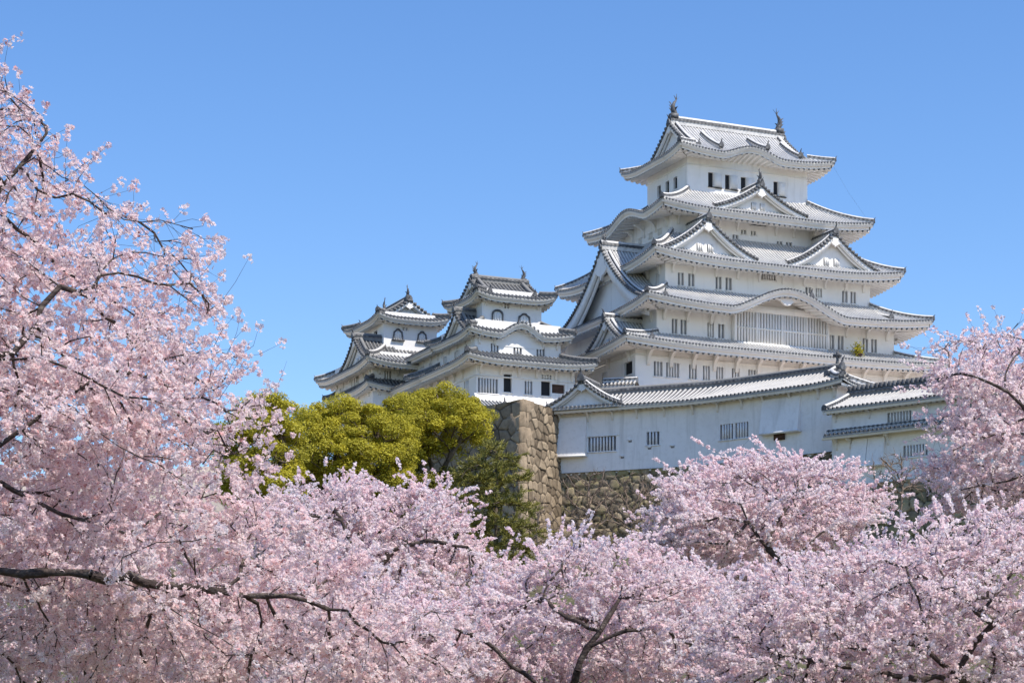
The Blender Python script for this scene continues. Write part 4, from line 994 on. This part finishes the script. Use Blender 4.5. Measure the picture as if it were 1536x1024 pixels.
def colonize(r, A, roots, step, kill, iters=140, infl=None, jitter=.25, grav=0.0, keep=.35):
    """space colonisation: branches grow from the root polylines towards the crown points A"""
    pos, par = [], []
    for pl, attach in roots:
        prev = attach if attach is not None else -1
        pl = np.asarray(pl, float)
        for k in range(len(pl)):
            if k == 0:
                if prev == -1: pos.append(pl[0]); par.append(-1); prev = len(pos) - 1
                else:
                    d = np.linalg.norm(np.array(pos) - pl[0], axis=1); prev = int(d.argmin())
                continue
            a, b = pos[prev], pl[k]; n = max(1, int(np.linalg.norm(b - a) / step))
            for i in range(1, n + 1):
                p = a + (b - a) * i / n + (r.normal(0, step * .10, 3) if i < n else 0)
                pos.append(p); par.append(prev); prev = len(pos) - 1
    A = A.copy(); P = np.array(pos); infl = infl or 1e9
    nd = np.full(len(A), 1e9); ni = np.zeros(len(A), int)
    def upd(new, i0):
        for c in range(0, len(A), 2000):
            d = np.linalg.norm(A[c:c + 2000, None] - new[None], axis=2); k = d.argmin(1); m = d[np.arange(len(k)), k]
            b = m < nd[c:c + 2000]; nd[c:c + 2000][b] = m[b]; ni[c:c + 2000][b] = k[b] + i0
    upd(P, 0)
    pdir = {}
    for it in range(iters):
        live = nd > kill
        A = A[live]; nd = nd[live]; ni = ni[live]
        if len(A) < 5: break
        act = nd < infl
        idx = np.unique(ni[act]); 
        if len(idx) == 0: break
        acc = np.zeros((len(P), 3)); d = (A[act] - P[ni[act]]) / nd[act][:, None]; np.add.at(acc, ni[act], d)
        dirs = acc[idx]; nn = np.linalg.norm(dirs, axis=1); ok = nn > .05; idx = idx[ok]; dirs = dirs[ok] / nn[ok][:, None]
        pa = np.array([par[i] for i in idx]); pd = np.where((pa >= 0)[:, None], P[idx] - P[np.maximum(pa, 0)], 0); pl_ = np.linalg.norm(pd, axis=1)[:, None] + 1e-9
        dirs = dirs + keep * pd / pl_ + r.normal(0, jitter, dirs.shape) + np.array([0, 0, grav]); dirs /= np.linalg.norm(dirs, axis=1)[:, None]
        new = P[idx] + dirs * step
        i0 = len(P); par.extend(int(i) for i in idx); P = np.vstack([P, new]); upd(new, i0)
        if len(P) > 16000: break
    return P, np.array(par)

def radii(P, par, r0, ex=2.4, rmax=None):
    acc = np.zeros(len(P)); nch = np.zeros(len(P), int)
    rr = np.zeros(len(P))
    for i in range(len(P) - 1, -1, -1):
        rr[i] = max(acc[i], r0 ** ex); 
        if par[i] >= 0: acc[par[i]] += rr[i]; nch[par[i]] += 1
    rad = rr ** (1 / ex)
    if rmax: rad = np.minimum(rad, rmax)
    rad = rad * (1 + .16 * np.sin(np.arange(len(P)) * 2.399) + .10 * np.sin(P[:, 0] * 31 + P[:, 2] * 23))
    return rad, nch

def branch_mesh(mb, P, par, rad, k=6, m=0, sel=None):
    i = np.where(par >= 0)[0]
    if sel is not None: i = i[sel[i]]
    a = P[par[i]]; b = P[i]; ra = np.minimum(rad[par[i]], rad[i] * 1.25); rb = rad[i]
    t = b - a; L = np.linalg.norm(t, axis=1)[:, None] + 1e-9; t = t / L; b = b + t * (rb * .35)[:, None]
    up = np.where(np.abs(t[:, 2:3]) < .9, np.array([[0, 0, 1.0]]), np.array([[1.0, 0, 0]]))
    u = np.cross(t, up); u /= np.linalg.norm(u, axis=1)[:, None]; v = np.cross(u, t)
    an = np.arange(k) / k * 2 * np.pi; cs, sn = np.cos(an)[None, :, None], np.sin(an)[None, :, None]
    A = a[:, None] + ra[:, None, None] * (cs * u[:, None] + sn * v[:, None]); B = b[:, None] + rb[:, None, None] * (cs * u[:, None] + sn * v[:, None])
    V = np.concatenate([A, B], 1).reshape(-1, 3); q = np.arange(k); q2 = (q + 1) % k
    F = (np.arange(len(i))[:, None, None] * 2 * k + np.stack([q, q2, q2 + k, q + k], -1)[None]).reshape(-1, 4)
    mb.add(V, F, m)

def unit(v): return v / (np.linalg.norm(v, axis=-1, keepdims=True) + 1e-9)

def sprays(r, P, par, rad, thr, k, L, up=.15, spread=.7, flat=1.0):
    """fine twigs leaving the thin branches: returns start, mid, end"""
    i = np.where((par >= 0) & (rad < thr))[0]; i = np.repeat(i, k)
    f = r.random(len(i))[:, None]; s = P[par[i]] * (1 - f) + P[i] * f
    d = unit((P[i] - P[par[i]]) * [1, 1, flat])
    d1 = unit(d * .75 + r.normal(0, spread, d.shape) * [1, 1, max(flat, .4)] + np.array([0, 0, up])); l = r.uniform(.45, 1.15, len(i))[:, None] * L
    mid = s + d1 * l * .5; d2 = unit(d1 + r.normal(0, .42, d.shape) + np.array([0, 0, .10])); e = mid + d2 * l * .5
    return s, mid, e
def twig_mesh(mb, s, m, e, rad, mi=0):
    for a, b, ra, rb in ((s, m, rad, rad * .75), (m, e, rad * .75, rad * .4)):
        t = unit(b - a); u = unit(np.cross(t, np.array([.31, .2, .93]))); v = np.cross(u, t)
        an = np.arange(3) / 3 * 2 * np.pi
        o = np.cos(an)[None, :, None] * u[:, None] + np.sin(an)[None, :, None] * v[:, None]
        V = np.concatenate([a[:, None] + o * ra, b[:, None] + o * rb], 1).reshape(-1, 3); q = np.arange(3); q2 = (q + 1) % 3
        mb.add(V, (np.arange(len(a))[:, None, None] * 6 + np.stack([q, q2, q2 + 3, q + 3], -1)[None]).reshape(-1, 4), mi)
def along(r, s, m, e, gap, lo=.12):
    """points strung along the twigs"""
    l = np.linalg.norm(m - s, axis=1) + np.linalg.norm(e - m, axis=1); n = np.maximum(1, (l / gap).astype(int)); i = np.repeat(np.arange(len(l)), n)
    t = np.minimum(1, lo + (1 - lo) * r.random(len(i)))[:, None]
    p = np.where(t < .5, s[i] + (m[i] - s[i]) * t * 2, m[i] + (e[i] - m[i]) * (t * 2 - 1)); return p, i
def frames(r, n):
    n = unit(n); a = unit(np.cross(n, unit(r.normal(0, 1, n.shape)))); return n, a, np.cross(n, a)

def flowers(mb, r, c, n, size, tint, detail=True):
    """cherry flowers: five cupped petals and a darker centre"""
    n, a, b = frames(r, n); N = len(c); sz = (size * r.uniform(.8, 1.2, N))[:, None, None]
    k = np.arange(5) * 2 * np.pi / 5; op = r.uniform(.05, .75, N)[:, None, None]
    def ring(off, rad, hgt):
        an = k + off
        return c[:, None] + sz * rad * (np.cos(an)[None, :, None] * a[:, None] + np.sin(an)[None, :, None] * b[:, None]) + sz * hgt * op * n[:, None]
    o = ring(0, .10, 0); l = ring(-.56, .78, .55); t = ring(0, 1.0, .95); q = ring(.56, .78, .55)
    V = np.stack([o, l, t, q], 2).reshape(-1, 3); mb.add(V, np.arange(N * 5)[:, None] * 4 + np.arange(4), 0, tint=np.repeat(tint, 5) if np.ndim(tint) else tint)
    if detail:
        cc = ring(.3, .20, .10); mb.add(cc.reshape(-1, 3), np.arange(N)[:, None] * 5 + np.arange(5), 1, tint=0.0)

def puffs(mb, r, c, size, nq, spread, tint, m=0, flat=1.0, aspect=1.0, up=0.0):
    """clusters of small facing blades round each centre (distant flowers / leaves)"""
    i = np.repeat(np.arange(len(c)), nq); d = unit(r.normal(0, 1, (len(i), 3))); 
    p = c[i] + d * (spread * r.random(len(i)) ** .4)[:, None] * np.array([1, 1, flat])
    n, a, b = frames(r, d * .9 + r.normal(0, .6, d.shape) + np.array([0, 0, up])); s = (size * r.uniform(.7, 1.25, len(i)))[:, None]
    V = np.stack([p - a * s * aspect, p - b * s * .8 + n * s * .25, p + a * s * aspect, p + b * s * .8 + n * s * .25], 1).reshape(-1, 3)
    tt = np.clip(tint[i] + r.normal(0, .18, len(i)), 0, 1)
    mb.add(V, np.arange(len(i))[:, None] * 4 + np.arange(4), m, tint=tt)

def lump(p, f, ph):
    """smooth 3-D variation 0..1 used to gather blossom into clumps and leave gaps"""
    q = p * f
    v = np.sin(q[:, 0] + 1.7 * np.sin(q[:, 2] * .8 + ph)) + np.sin(q[:, 1] * 1.1 + 1.5 * np.sin(q[:, 0] * .9 + ph * 2)) + np.sin(q[:, 2] * 1.6 + 1.4 * np.sin(q[:, 1] * .7 + ph * 3))
    return np.clip(v / 3.6 + .5, 0, 1)

def px(pts, D): return [at(x, y, D if np.ndim(D) == 0 else D[k]) for k, (x, y) in enumerate(pts)]
def ground_pt(x, D):
    X_ = (x - CX) / FPX * D; return np.array([X_, D, float(ground_z(np.array(X_), np.array(D))) - .15])

def cherry(label, poly, D, thick, roots, seed, n=900, step=.16, kill=.30, twig_k=2, twig_L=.42, gap=.055, near=False, r0=.007, size=.03, nq=6, spread=.05, thin=0.0, rmax=.16, group='cherry trees in full bloom', tfill=1.0, flat=.45, twsp=.45, layer=0.0, gapf=1.0, ythin=700):
    r = np.random.default_rng(seed)
    A, e = crown_points(r, poly, D, thick, n)
    if thin:
        keepm = r.random(len(A)) < np.clip(.35 + e / thin, 0, 1); A = A[keepm]
    if layer:
        ph = r.uniform(0, 6.28) + 1.3 * np.sin(A[:, 0] * 1.1 / layer * .5) + 1.3 * np.sin(A[:, 1] * .9 / layer * .5)
        A[:, 2] += layer / 6.283 * .95 * np.sin(6.283 * A[:, 2] / layer + ph)
    P, par = colonize(r, A, roots, step, kill)
    rad, nch = radii(P, par, r0, 2.35, rmax)
    base = Vector(roots[0][0][0]); 
    root = thing('cherry_tree', label, 'cherry tree', base, 0, group); bl = np.array(base)
    thr = r0 * 3.2
    s, m, t = sprays(r, P, par, rad, thr, twig_k, twig_L, .10, twsp, flat)
    mb = MB(); branch_mesh(mb, P - bl, par, rad, 6); twig_mesh(mb, s - bl, m - bl, t - bl, r0 * .55)
    mb.build('trunk', ['bark'], root, smooth=True)
    c, ti = along(r, s, m, t, gap)
    i = np.where((par >= 0) & (rad < thr))[0]
    dens = max(1, int(step / gap * tfill))
    ii = np.repeat(i, dens); f = r.random(len(ii))[:, None]; c2 = P[par[ii]] * (1 - f) + P[ii] * f
    tone = r.random(len(s)) ; tn = np.concatenate([tone[ti], r.random(len(c2))])
    c = np.vstack([c, c2]); mb = MB()
    kp = np.clip(.18 + 1.55 * lump(c, 2.6 / max(layer, .5) * gapf, seed), 0, 1)
    if thin:
        pp = np.stack([CX + c[:, 0] / c[:, 1] * FPX, CY - (c[:, 2] - CZ) / c[:, 1] * FPX], -1)
        ed = np.where(in_poly(pp, poly), edge_dist(pp, poly), 0); kp *= np.where(pp[:, 1] < ythin, np.clip(.30 + ed / thin, 0, 1), 1) * np.clip(.45 + (pp[:, 1] - 100) / 420, .45, 1)
    ke = r.random(len(c)) < kp; c = c[ke]; tn = tn[ke]
    kt = r.random(len(t)) < .8; c = np.vstack([c, t[kt], (t * .85 + m * .15)[kt]]); tn = np.concatenate([tn, tone[kt], tone[kt]])
    if near:
        k = nq; i = np.repeat(np.arange(len(c)), k); d = unit(r.normal(0, 1, (len(i), 3)) + np.array([0, 0, .15]))
        p = c[i] + d * (spread * r.uniform(.35, 1.1, len(i)))[:, None]
        flowers(mb, r, p - bl, d * .8 + r.normal(0, .45, d.shape), size, np.clip(tn[i] * .8 + r.normal(0, .2, len(i)), 0, 1))
        # buds at the twig tips
        nb = len(t) // 2; q = t[:nb] + r.normal(0, .012, (nb, 3)); puffs(mb, r, q - bl, .010, 4, .016, np.full(nb, .3), 2)
        mb.build('crown', ['petal', 'calyx', 'bud'], root)
    else:
        puffs(mb, r, c - bl, size, nq, spread, tn, 0)
        mb.build('crown', ['petal_far'], root)
    print('cherry', seed, 'nodes', len(P), 'twigs', len(s), 'clumps', len(c))
    return root

# -- the near tree at left, its trunk just outside the picture
def T1():
    D = 13.0
    tr = [np.array([-4.75, 13.2, -.1]), np.array([-4.6, 13.1, 1.2]), np.array([-4.35, 13.0, 2.6]), np.array([-4.2, 13.1, 3.4]), np.array([-4.1, 13.3, 4.6]), np.array([-3.9, 13.2, 5.6])]
    roots = [(tr, None)]
    L = lambda pts, D0, D1: [at(x, y, D0 + (D1 - D0) * k / (len(pts) - 1)) for k, (x, y) in enumerate(pts)]
    roots += [(L([(-180, 860), (0, 856), (67, 858), (134, 861), (178, 871), (215, 885), (249, 908), (286, 932), (329, 955), (400, 1005)], 11.9, 11.5), 0),
              (L([(215, 882), (289, 881), (366, 893), (430, 893), (520, 915)], 12.3, 12.2), 0),
              (L([(161, 862), (183, 836), (235, 813), (289, 811), (340, 800)], 11.5, 11.3), 0),
              (L([(-150, 540), (-40, 560), (0, 581), (34, 592), (66, 608), (116, 633), (175, 667), (237, 696), (300, 740)], 11.9, 11.3), 0),
              (L([(-150, 560), (-40, 548), (0, 539), (59, 536), (103, 552), (156, 580), (187, 595), (260, 612)], 12.0, 11.6), 0),
              (L([(-160, 740), (-40, 690), (0, 667), (31, 645), (53, 630), (84, 599), (120, 585), (150, 560)], 11.8, 11.9), 0),
              (L([(-30, 545), (19, 530), (40, 505), (53, 489), (62, 460), (90, 430)], 11.9, 12.2), 0),
              (L([(-150, 700), (20, 735), (90, 770), (190, 800)], 12.0, 12.0), 0),
              (L([(-150, 420), (-40, 330), (30, 250), (70, 200)], 12.6, 12.8), 0)]
    poly = [(-330, 60), (-120, 20), (0, 90), (35, 120), (80, 165), (100, 230), (150, 260), (170, 300), (235, 335), (320, 342), (362, 385), (340, 430), (370, 500), (385, 550), (425, 595), (435, 645), (400, 700), (440, 760), (520, 820), (600, 880), (700, 930), (720, 1000), (700, 1090), (300, 1110), (-330, 1100)]
    return cherry('large near cherry tree whose pink branches fill the whole left edge', poly, D, 1.5, roots, 41, n=4200, step=.11, kill=.14, twig_k=2, twig_L=.32, gap=.040, near=True, r0=.0033, size=.0158, nq=4, spread=.030, gapf=.85, thin=310, rmax=.082, flat=.8, twsp=.5)
T1()
cherry('cherry tree low at the left with a dark trunk behind the near branches', [(-150, 760), (60, 720), (220, 760), (380, 820), (470, 900), (470, 1000), (420, 1075), (-150, 1090)], 21, 2.0,
       [([ground_pt(40, 21), at(52, 1060, 21), at(60, 985, 20), at(68, 940, 20)], None), ([at(60, 990, 20), at(100, 955, 19.8), at(170, 930, 19.5), at(250, 930, 19.4)], 0), ([at(62, 965, 20), at(130, 905, 20.5), at(140, 880, 20.5)], 0)],
       42, n=1300, step=.15, kill=.25, twig_L=.40, near=True, gap=.042, size=.020, nq=3, spread=.040, r0=.005, rmax=.10)
cherry('round cherry tree in front of the yellow-green trees and the pine', [(395, 765), (420, 728), (500, 718), (550, 708), (605, 738), (645, 726), (690, 738), (690, 768), (690, 795), (740, 822), (775, 848), (760, 855), (790, 890), (770, 960), (600, 990), (420, 970), (380, 830)], 47, 3.2,
       [([ground_pt(540, 47), at(538, 960, 45.5), at(534, 850, 44.8), at(528, 820, 44.8), at(512, 780, 44.8)], None), ([at(535, 845, 44.8), at(556, 810, 44.6), at(600, 790, 44.3), at(650, 760, 44.5)], 0), ([at(545, 870, 45), at(590, 825, 45), at(640, 810, 45), at(700, 820, 45)], 0), ([at(512, 780, 44.8), at(480, 775, 44.5), at(440, 770, 44.5)], 0)],
       43, n=2300, step=.20, kill=.29, twig_L=0.88, gap=0.0478, size=.033, nq=4, spread=0.0396, r0=.0075, flat=.32, twsp=.34, layer=.75)
cherry('cherry tree at bottom centre with a dark slanting trunk', [(560, 960), (640, 920), (700, 885), (770, 868), (805, 822), (880, 808), (955, 812), (1000, 842), (1060, 862), (1090, 900), (1095, 980), (1060, 1080), (560, 1090)], 31, 2.4,
       [([ground_pt(830, 31), at(846, 1060, 29.4), at(866, 1005, 29), at(882, 970, 29), at(901, 945, 29), at(925, 905, 29.2)], None), ([at(846, 1075, 29.4), at(804, 1024, 29), at(769, 1000, 28.9), at(726, 960, 28.9), at(663, 932, 28.8)], 0), ([at(895, 955, 29), at(850, 925, 29.2), at(820, 900, 29.4)], 0), ([at(885, 965, 29), at(940, 945, 28.9), at(1000, 940, 28.9)], 0)],
       44, n=2600, step=.15, kill=.215, twig_L=0.67, gap=0.0386, size=.024, nq=4, spread=0.0310, r0=.0054, flat=.32, twsp=.34, layer=.6)
cherry('tall rounded cherry tree rising against the long white wall', [(965, 795), (985, 750), (1012, 705), (1060, 695), (1110, 682), (1170, 678), (1230, 694), (1280, 702), (1275, 728), (1330, 742), (1318, 785), (1260, 830), (1260, 900), (1100, 900), (990, 860)], 57, 3.6,
       [([ground_pt(1230, 57), at(1215, 900, 55), at(1182, 848, 54), at(1152, 822, 54), at(1122, 782, 54), at(1111, 756, 54)], None), ([at(1155, 825, 54), at(1165, 780, 54.5), at(1195, 740, 55)], 0), ([at(1125, 785, 54), at(1080, 775, 53.6), at(1030, 785, 53.6)], 0), ([at(1122, 782, 54), at(1090, 815, 53.8), at(1050, 812, 53.8)], 0), ([at(1175, 840, 54), at(1230, 800, 54), at(1270, 780, 54)], 0)],
       45, n=2500, step=.24, kill=.33, twig_L=1.04, gap=0.0552, size=.039, nq=4, spread=0.0464, r0=.0085, flat=.32, twsp=.34, layer=.9)
cherry('tall cherry tree at the right edge hiding the end of the lower range', [(1392, 545), (1405, 525), (1440, 505), (1470, 488), (1540, 482), (1700, 560), (1760, 780), (1536, 800), (1450, 775), (1400, 740), (1360, 712), (1400, 665), (1385, 605)], 29, 2.2,
       [([ground_pt(1680, 29), at(1670, 950, 28.5), at(1640, 800, 28), at(1600, 690, 27.6), at(1580, 640, 27.6)], None), ([at(1595, 680, 27.6), at(1534, 609, 27.3), at(1513, 589, 27.2), at(1478, 571, 27.2), at(1440, 560, 27.2)], 0), ([at(1605, 700, 27.6), at(1536, 650, 27.3), at(1497, 650, 27.2), at(1440, 670, 27.2)], 0), ([at(1620, 745, 27.6), at(1536, 712, 27.4), at(1490, 725, 27.3), at(1440, 735, 27.3)], 0)],
       46, n=2100, step=.15, kill=.215, twig_L=0.63, gap=0.0396, size=.0225, nq=4, spread=0.0292, r0=.005, thin=60, flat=.32, twsp=.34, layer=.6)
cherry('broad cherry tree filling the bottom right corner with dark limbs', [(1040, 960), (1070, 905), (1135, 865), (1220, 838), (1300, 822), (1360, 795), (1420, 780), (1500, 770), (1610, 790), (1670, 900), (1620, 1090), (1050, 1090)], 24, 2.0,
       [([ground_pt(1475, 24), at(1462, 1050, 23.3), at(1443, 1017, 23.0), at(1411, 994, 22.9), at(1380, 968, 22.9), at(1345, 962, 22.9), at(1290, 974, 22.9)], None), ([at(1455, 1040, 22.6), at(1440, 1000, 23.0), at(1452, 980, 23.0), at(1490, 935, 22.6)], 0), ([at(1400, 985, 22.9), at(1385, 930, 22.9), at(1375, 890, 22.6), at(1360, 850, 22.8)], 0), ([at(1443, 1017, 23.0), at(1360, 1015, 22.9), at(1280, 1000, 22.8), at(1180, 985, 22.9)], 0), ([at(1490, 935, 22.6), at(1455, 905, 23.0), at(1420, 880, 22.9)], 0)],
       47, n=2900, step=.135, kill=.185, twig_L=0.56, gap=0.0340, size=.0195, nq=4, spread=0.0258, r0=.0046, rmax=.085, flat=.32, twsp=.34, layer=.5)
cherry('cherry tree between the tall rounded tree and the bottom right one', [(950, 880), (1000, 850), (1060, 855), (1140, 868), (1240, 860), (1330, 830), (1420, 820), (1420, 900), (1200, 960), (1000, 950)], 41, 2.6,
       [([ground_pt(1120, 41), at(1118, 960, 40), at(1130, 910, 39.4), at(1150, 880, 39.4)], None), ([at(1120, 940, 39.6), at(1060, 900, 39.4), at(1020, 880, 39.4)], 0), ([at(1130, 910, 39.4), at(1220, 880, 39.4), at(1320, 850, 39.4)], 0)],
       48, n=1700, step=.19, kill=.28, twig_L=0.81, gap=0.0460, size=.030, nq=4, spread=0.0378, r0=.0066, flat=.32, twsp=.34, layer=.7)
cherry('cherry tree hidden low behind the near branches at bottom left of centre', [(360, 870), (480, 850), (600, 880), (680, 930), (680, 1080), (380, 1090)], 29, 2.0,
       [([ground_pt(520, 29), at(520, 1060, 28.5), at(530, 990, 27.6), at(520, 940, 27.6)], None), ([at(528, 1000, 27.8), at(600, 960, 27.5), at(640, 950, 27.5)], 0)],
       49, n=1500, step=.15, kill=.22, twig_L=0.63, gap=0.0386, size=.024, nq=4, spread=0.0310, r0=.0054, flat=.32, twsp=.34, layer=.55)

def leafy(name, label, cat, poly, D, thick, roots, seed, n, step, kill, mats, puffR, leaf, nleaf, r0=.03, bark='bark_g', group=None, flat=.7, up=.6, bare=.0, pexp=1.0):
    r = np.random.default_rng(seed)
    A, e = crown_points(r, poly, D, thick, n, .3)
    P, par = colonize(r, A, roots, step, kill, jitter=.2, grav=.05)
    rad, nch = radii(P, par, r0, 2.3, .32)
    base = np.array(roots[0][0][0]); root = thing(name, label, cat, base, 0, group)
    mb = MB(); branch_mesh(mb, P - base, par, rad, 6); mb.build('trunk', [bark], root, smooth=True)
    i = np.where((nch == 0) | ((rad < r0 * 1.6) & (r.random(len(P)) < .35)))[0]
    if bare: i = i[r.random(len(i)) > bare]
    c = P[i] + r.normal(0, puffR * .25, (len(i), 3))
    mb = MB(); tn = r.random(len(c))
    k = np.repeat(np.arange(len(c)), nleaf); d = unit(r.normal(0, 1, (len(k), 3)) * [1, 1, .8] + [0, 0, .35])
    rr = puffR * r.uniform(.6, 1.25, len(c))[k] * r.random(len(k)) ** .33
    p = c[k] + d * rr[:, None] * np.array([1, 1, flat])
    nn, a, b = frames(r, d * .8 + r.normal(0, .5, d.shape) + [0, 0, up]); s = (leaf * r.uniform(.7, 1.3, len(k)))[:, None]
    V = np.stack([p - a * s, p - b * s * .45, p + a * s, p + b * s * .45], 1).reshape(-1, 3) - base
    mb.add(V, np.arange(len(k))[:, None] * 4 + np.arange(4), 0, tint=np.clip(tn[k] * .7 + r.normal(.1, .2, len(k)), 0, 1))
    mb.build('crown', [mats], root)
    print(name, seed, 'nodes', len(P), 'puffs', len(c))
    return root
def gp(x, D): return ground_pt(x, D)
leafy('camphor_tree', 'yellow-green camphor tree with the highest crown, left of the stone rampart', 'tree', [(575, 640), (585, 612), (612, 595), (650, 584), (700, 592), (724, 612), (734, 640), (728, 664), (690, 672), (650, 680), (640, 700), (600, 705), (570, 700), (560, 670)], 112, 3.6,
      [([gp(655, 112), at(655, 800, 112), at(652, 720, 112), at(640, 680, 112)], None), ([at(652, 730, 112), at(672, 690, 111), at(690, 660, 111)], 0), ([at(652, 735, 112), at(620, 690, 112), at(600, 660, 112)], 0)],
      61, 900, .38, .50, 'camphor', .60, .062, 520, group='camphor trees under the castle')
leafy('camphor_tree', 'wide yellow-green camphor tree below the far small tower', 'tree', [(415, 660), (430, 635), (465, 612), (520, 605), (575, 608), (612, 622), (615, 700), (570, 760), (480, 760), (430, 720)], 106, 3.6,
      [([gp(510, 106), at(512, 820, 106), at(515, 740, 106), at(505, 700, 106)], None), ([at(515, 745, 106), at(548, 700, 105), at(560, 670, 105)], 0), ([at(513, 750, 106), at(470, 700, 106), at(450, 680, 106)], 0)],
      62, 900, .38, .50, 'camphor', .60, .062, 520, group='camphor trees under the castle')
leafy('camphor_tree', 'bright camphor tree showing between the near cherry twigs at left', 'tree', [(320, 660), (345, 620), (390, 592), (425, 596), (445, 630), (450, 700), (430, 770), (340, 770)], 98, 3.4,
      [([gp(390, 98), at(390, 850, 98), at(392, 740, 98), at(388, 700, 98)], None), ([at(391, 760, 98), at(420, 700, 98), at(425, 670, 98)], 0)],
      63, 650, .38, .50, 'camphor', .60, .070, 400, group='camphor trees under the castle')
leafy('camphor_tree', 'low olive camphor tree filling the slope beneath the taller ones', 'tree', [(400, 720), (500, 690), (600, 705), (680, 710), (700, 760), (730, 800), (740, 860), (420, 860)], 110, 3.0,
      [([gp(580, 110), at(580, 850, 110), at(585, 790, 110), at(590, 760, 110)], None), ([at(582, 820, 110), at(650, 770, 110), at(680, 780, 110)], 0), ([at(582, 830, 110), at(500, 770, 110), at(450, 770, 110)], 0)],
      64, 800, .38, .54, 'deep', .62, .070, 400, group='camphor trees under the castle')

# -- the dark conifer beside the rampart
def conifer(label, poly, D, thick, trunk, seed, n):
    r = np.random.default_rng(seed); A, e = crown_points(r, poly, D, thick, n, .2)
    A[:, 2] += 1.15 / 6.283 * .98 * np.sin(6.283 * A[:, 2] / 1.15 + .8 * np.sin(A[:, 0] * 1.2) + .8 * np.sin(A[:, 1]))
    P, par = colonize(r, A, [(trunk, None)], .34, .5, jitter=.15, grav=-.05, keep=.5)
    rad, nch = radii(P, par, .022, 2.3, .25); base = np.array(trunk[0]); root = thing('pine_tree', label, 'pine tree', base)
    mb = MB(); branch_mesh(mb, P - base, par, rad, 6); s, m, t = sprays(r, P, par, rad, .06, 2, .95, up=.12, spread=.42, flat=.5)
    twig_mesh(mb, s - base, m - base, t - base, .012); mb.build('trunk', ['bark_g'], root, smooth=True)
    c, ti = along(r, s, m, t, .011, .1); d = unit(t - s)[ti]; dd = unit(d * .8 + r.normal(0, .55, d.shape) + [0, 0, .35]); l = r.uniform(.12, .26, len(c))[:, None]
    nn, a, b = frames(r, dd); w_ = .014
    mb = MB(); V = np.stack([c - a * w_, c + a * w_, c + dd * l + a * w_ * .6, c + dd * l - a * w_ * .6], 1).reshape(-1, 3) - base
    mb.add(V, np.arange(len(c))[:, None] * 4 + np.arange(4), 0, tint=np.clip(r.random(len(s))[ti] * .8 + r.normal(0, .2, len(c)), 0, 1))
    mb.build('crown', ['pine'], root); print('pine', len(P), len(c))
conifer('dark green pine tree with layered drooping boughs against the stone rampart', [(690, 700), (715, 685), (740, 662), (772, 682), (784, 715), (778, 740), (800, 765), (812, 800), (790, 850), (735, 840), (700, 800), (682, 745)], 103, 2.2,
        [gp(742, 103), at(742, 830, 103), at(745, 760, 103), at(744, 690, 103), at(742, 668, 103)], 71, 470)

# -- leafless creeper and twigs over the stone wall
def bare(name, label, cat, poly, D, thick, roots, seed, n, step, kill, r0):
    r = np.random.default_rng(seed); A, e = crown_points(r, poly, D, thick, n); P, par = colonize(r, A, roots, step, kill, jitter=.4, keep=.6)
    rad, nch = radii(P, par, r0, 2.5, .07); base = np.array(roots[0][0][0]); root = thing(name, label, cat, base, 0, 'bare shrubs on the stone wall')
    s, m, t = sprays(r, P, par, rad, r0 * 2.5, 2, .7, up=.2, spread=.8)
    mb = MB(); branch_mesh(mb, P - base, par, rad, 5); twig_mesh(mb, s - base, m - base, t - base, r0 * .6); mb.build('branches', ['twig'], root)
for (lab, poly, D, x0, sd_) in (('bare grey-brown shrub beside the rampart foot, over the mossy stones', [(842, 715), (905, 700), (925, 740), (915, 810), (845, 815)], 153, 880, 81),
                               ('leafless spreading shrub in the middle of the mossy wall', [(900, 715), (960, 705), (1000, 720), (990, 800), (905, 815)], 151, 945, 82),
                               ('thin bare shrub low on the wall near the tall rounded cherry', [(960, 720), (1030, 710), (1040, 780), (985, 815)], 149, 1000, 83),
                               ('thin leafless bush under the lower range by its drop bay', [(1300, 700), (1330, 672), (1365, 690), (1400, 710), (1380, 740), (1310, 740)], 134, 1350, 84)):
    bare('bare_shrub', lab, 'shrub', poly, D, .8, [([gp(x0, D), at(x0, 815 if sd_ < 84 else 790, D), at(x0 + 3, 780 if sd_ < 84 else 740, D)], None)], sd_, 300, .24, .32, .030)
bare('bare_shrub', 'bare grey bush at the foot of the rampart beside the pine', 'shrub', [(770, 770), (800, 740), (828, 760), (850, 800), (840, 840), (770, 840)], 146, .8, [([gp(805, 146), at(805, 835, 146), at(806, 800, 146)], None)], 85, 260, .24, .32, .030)
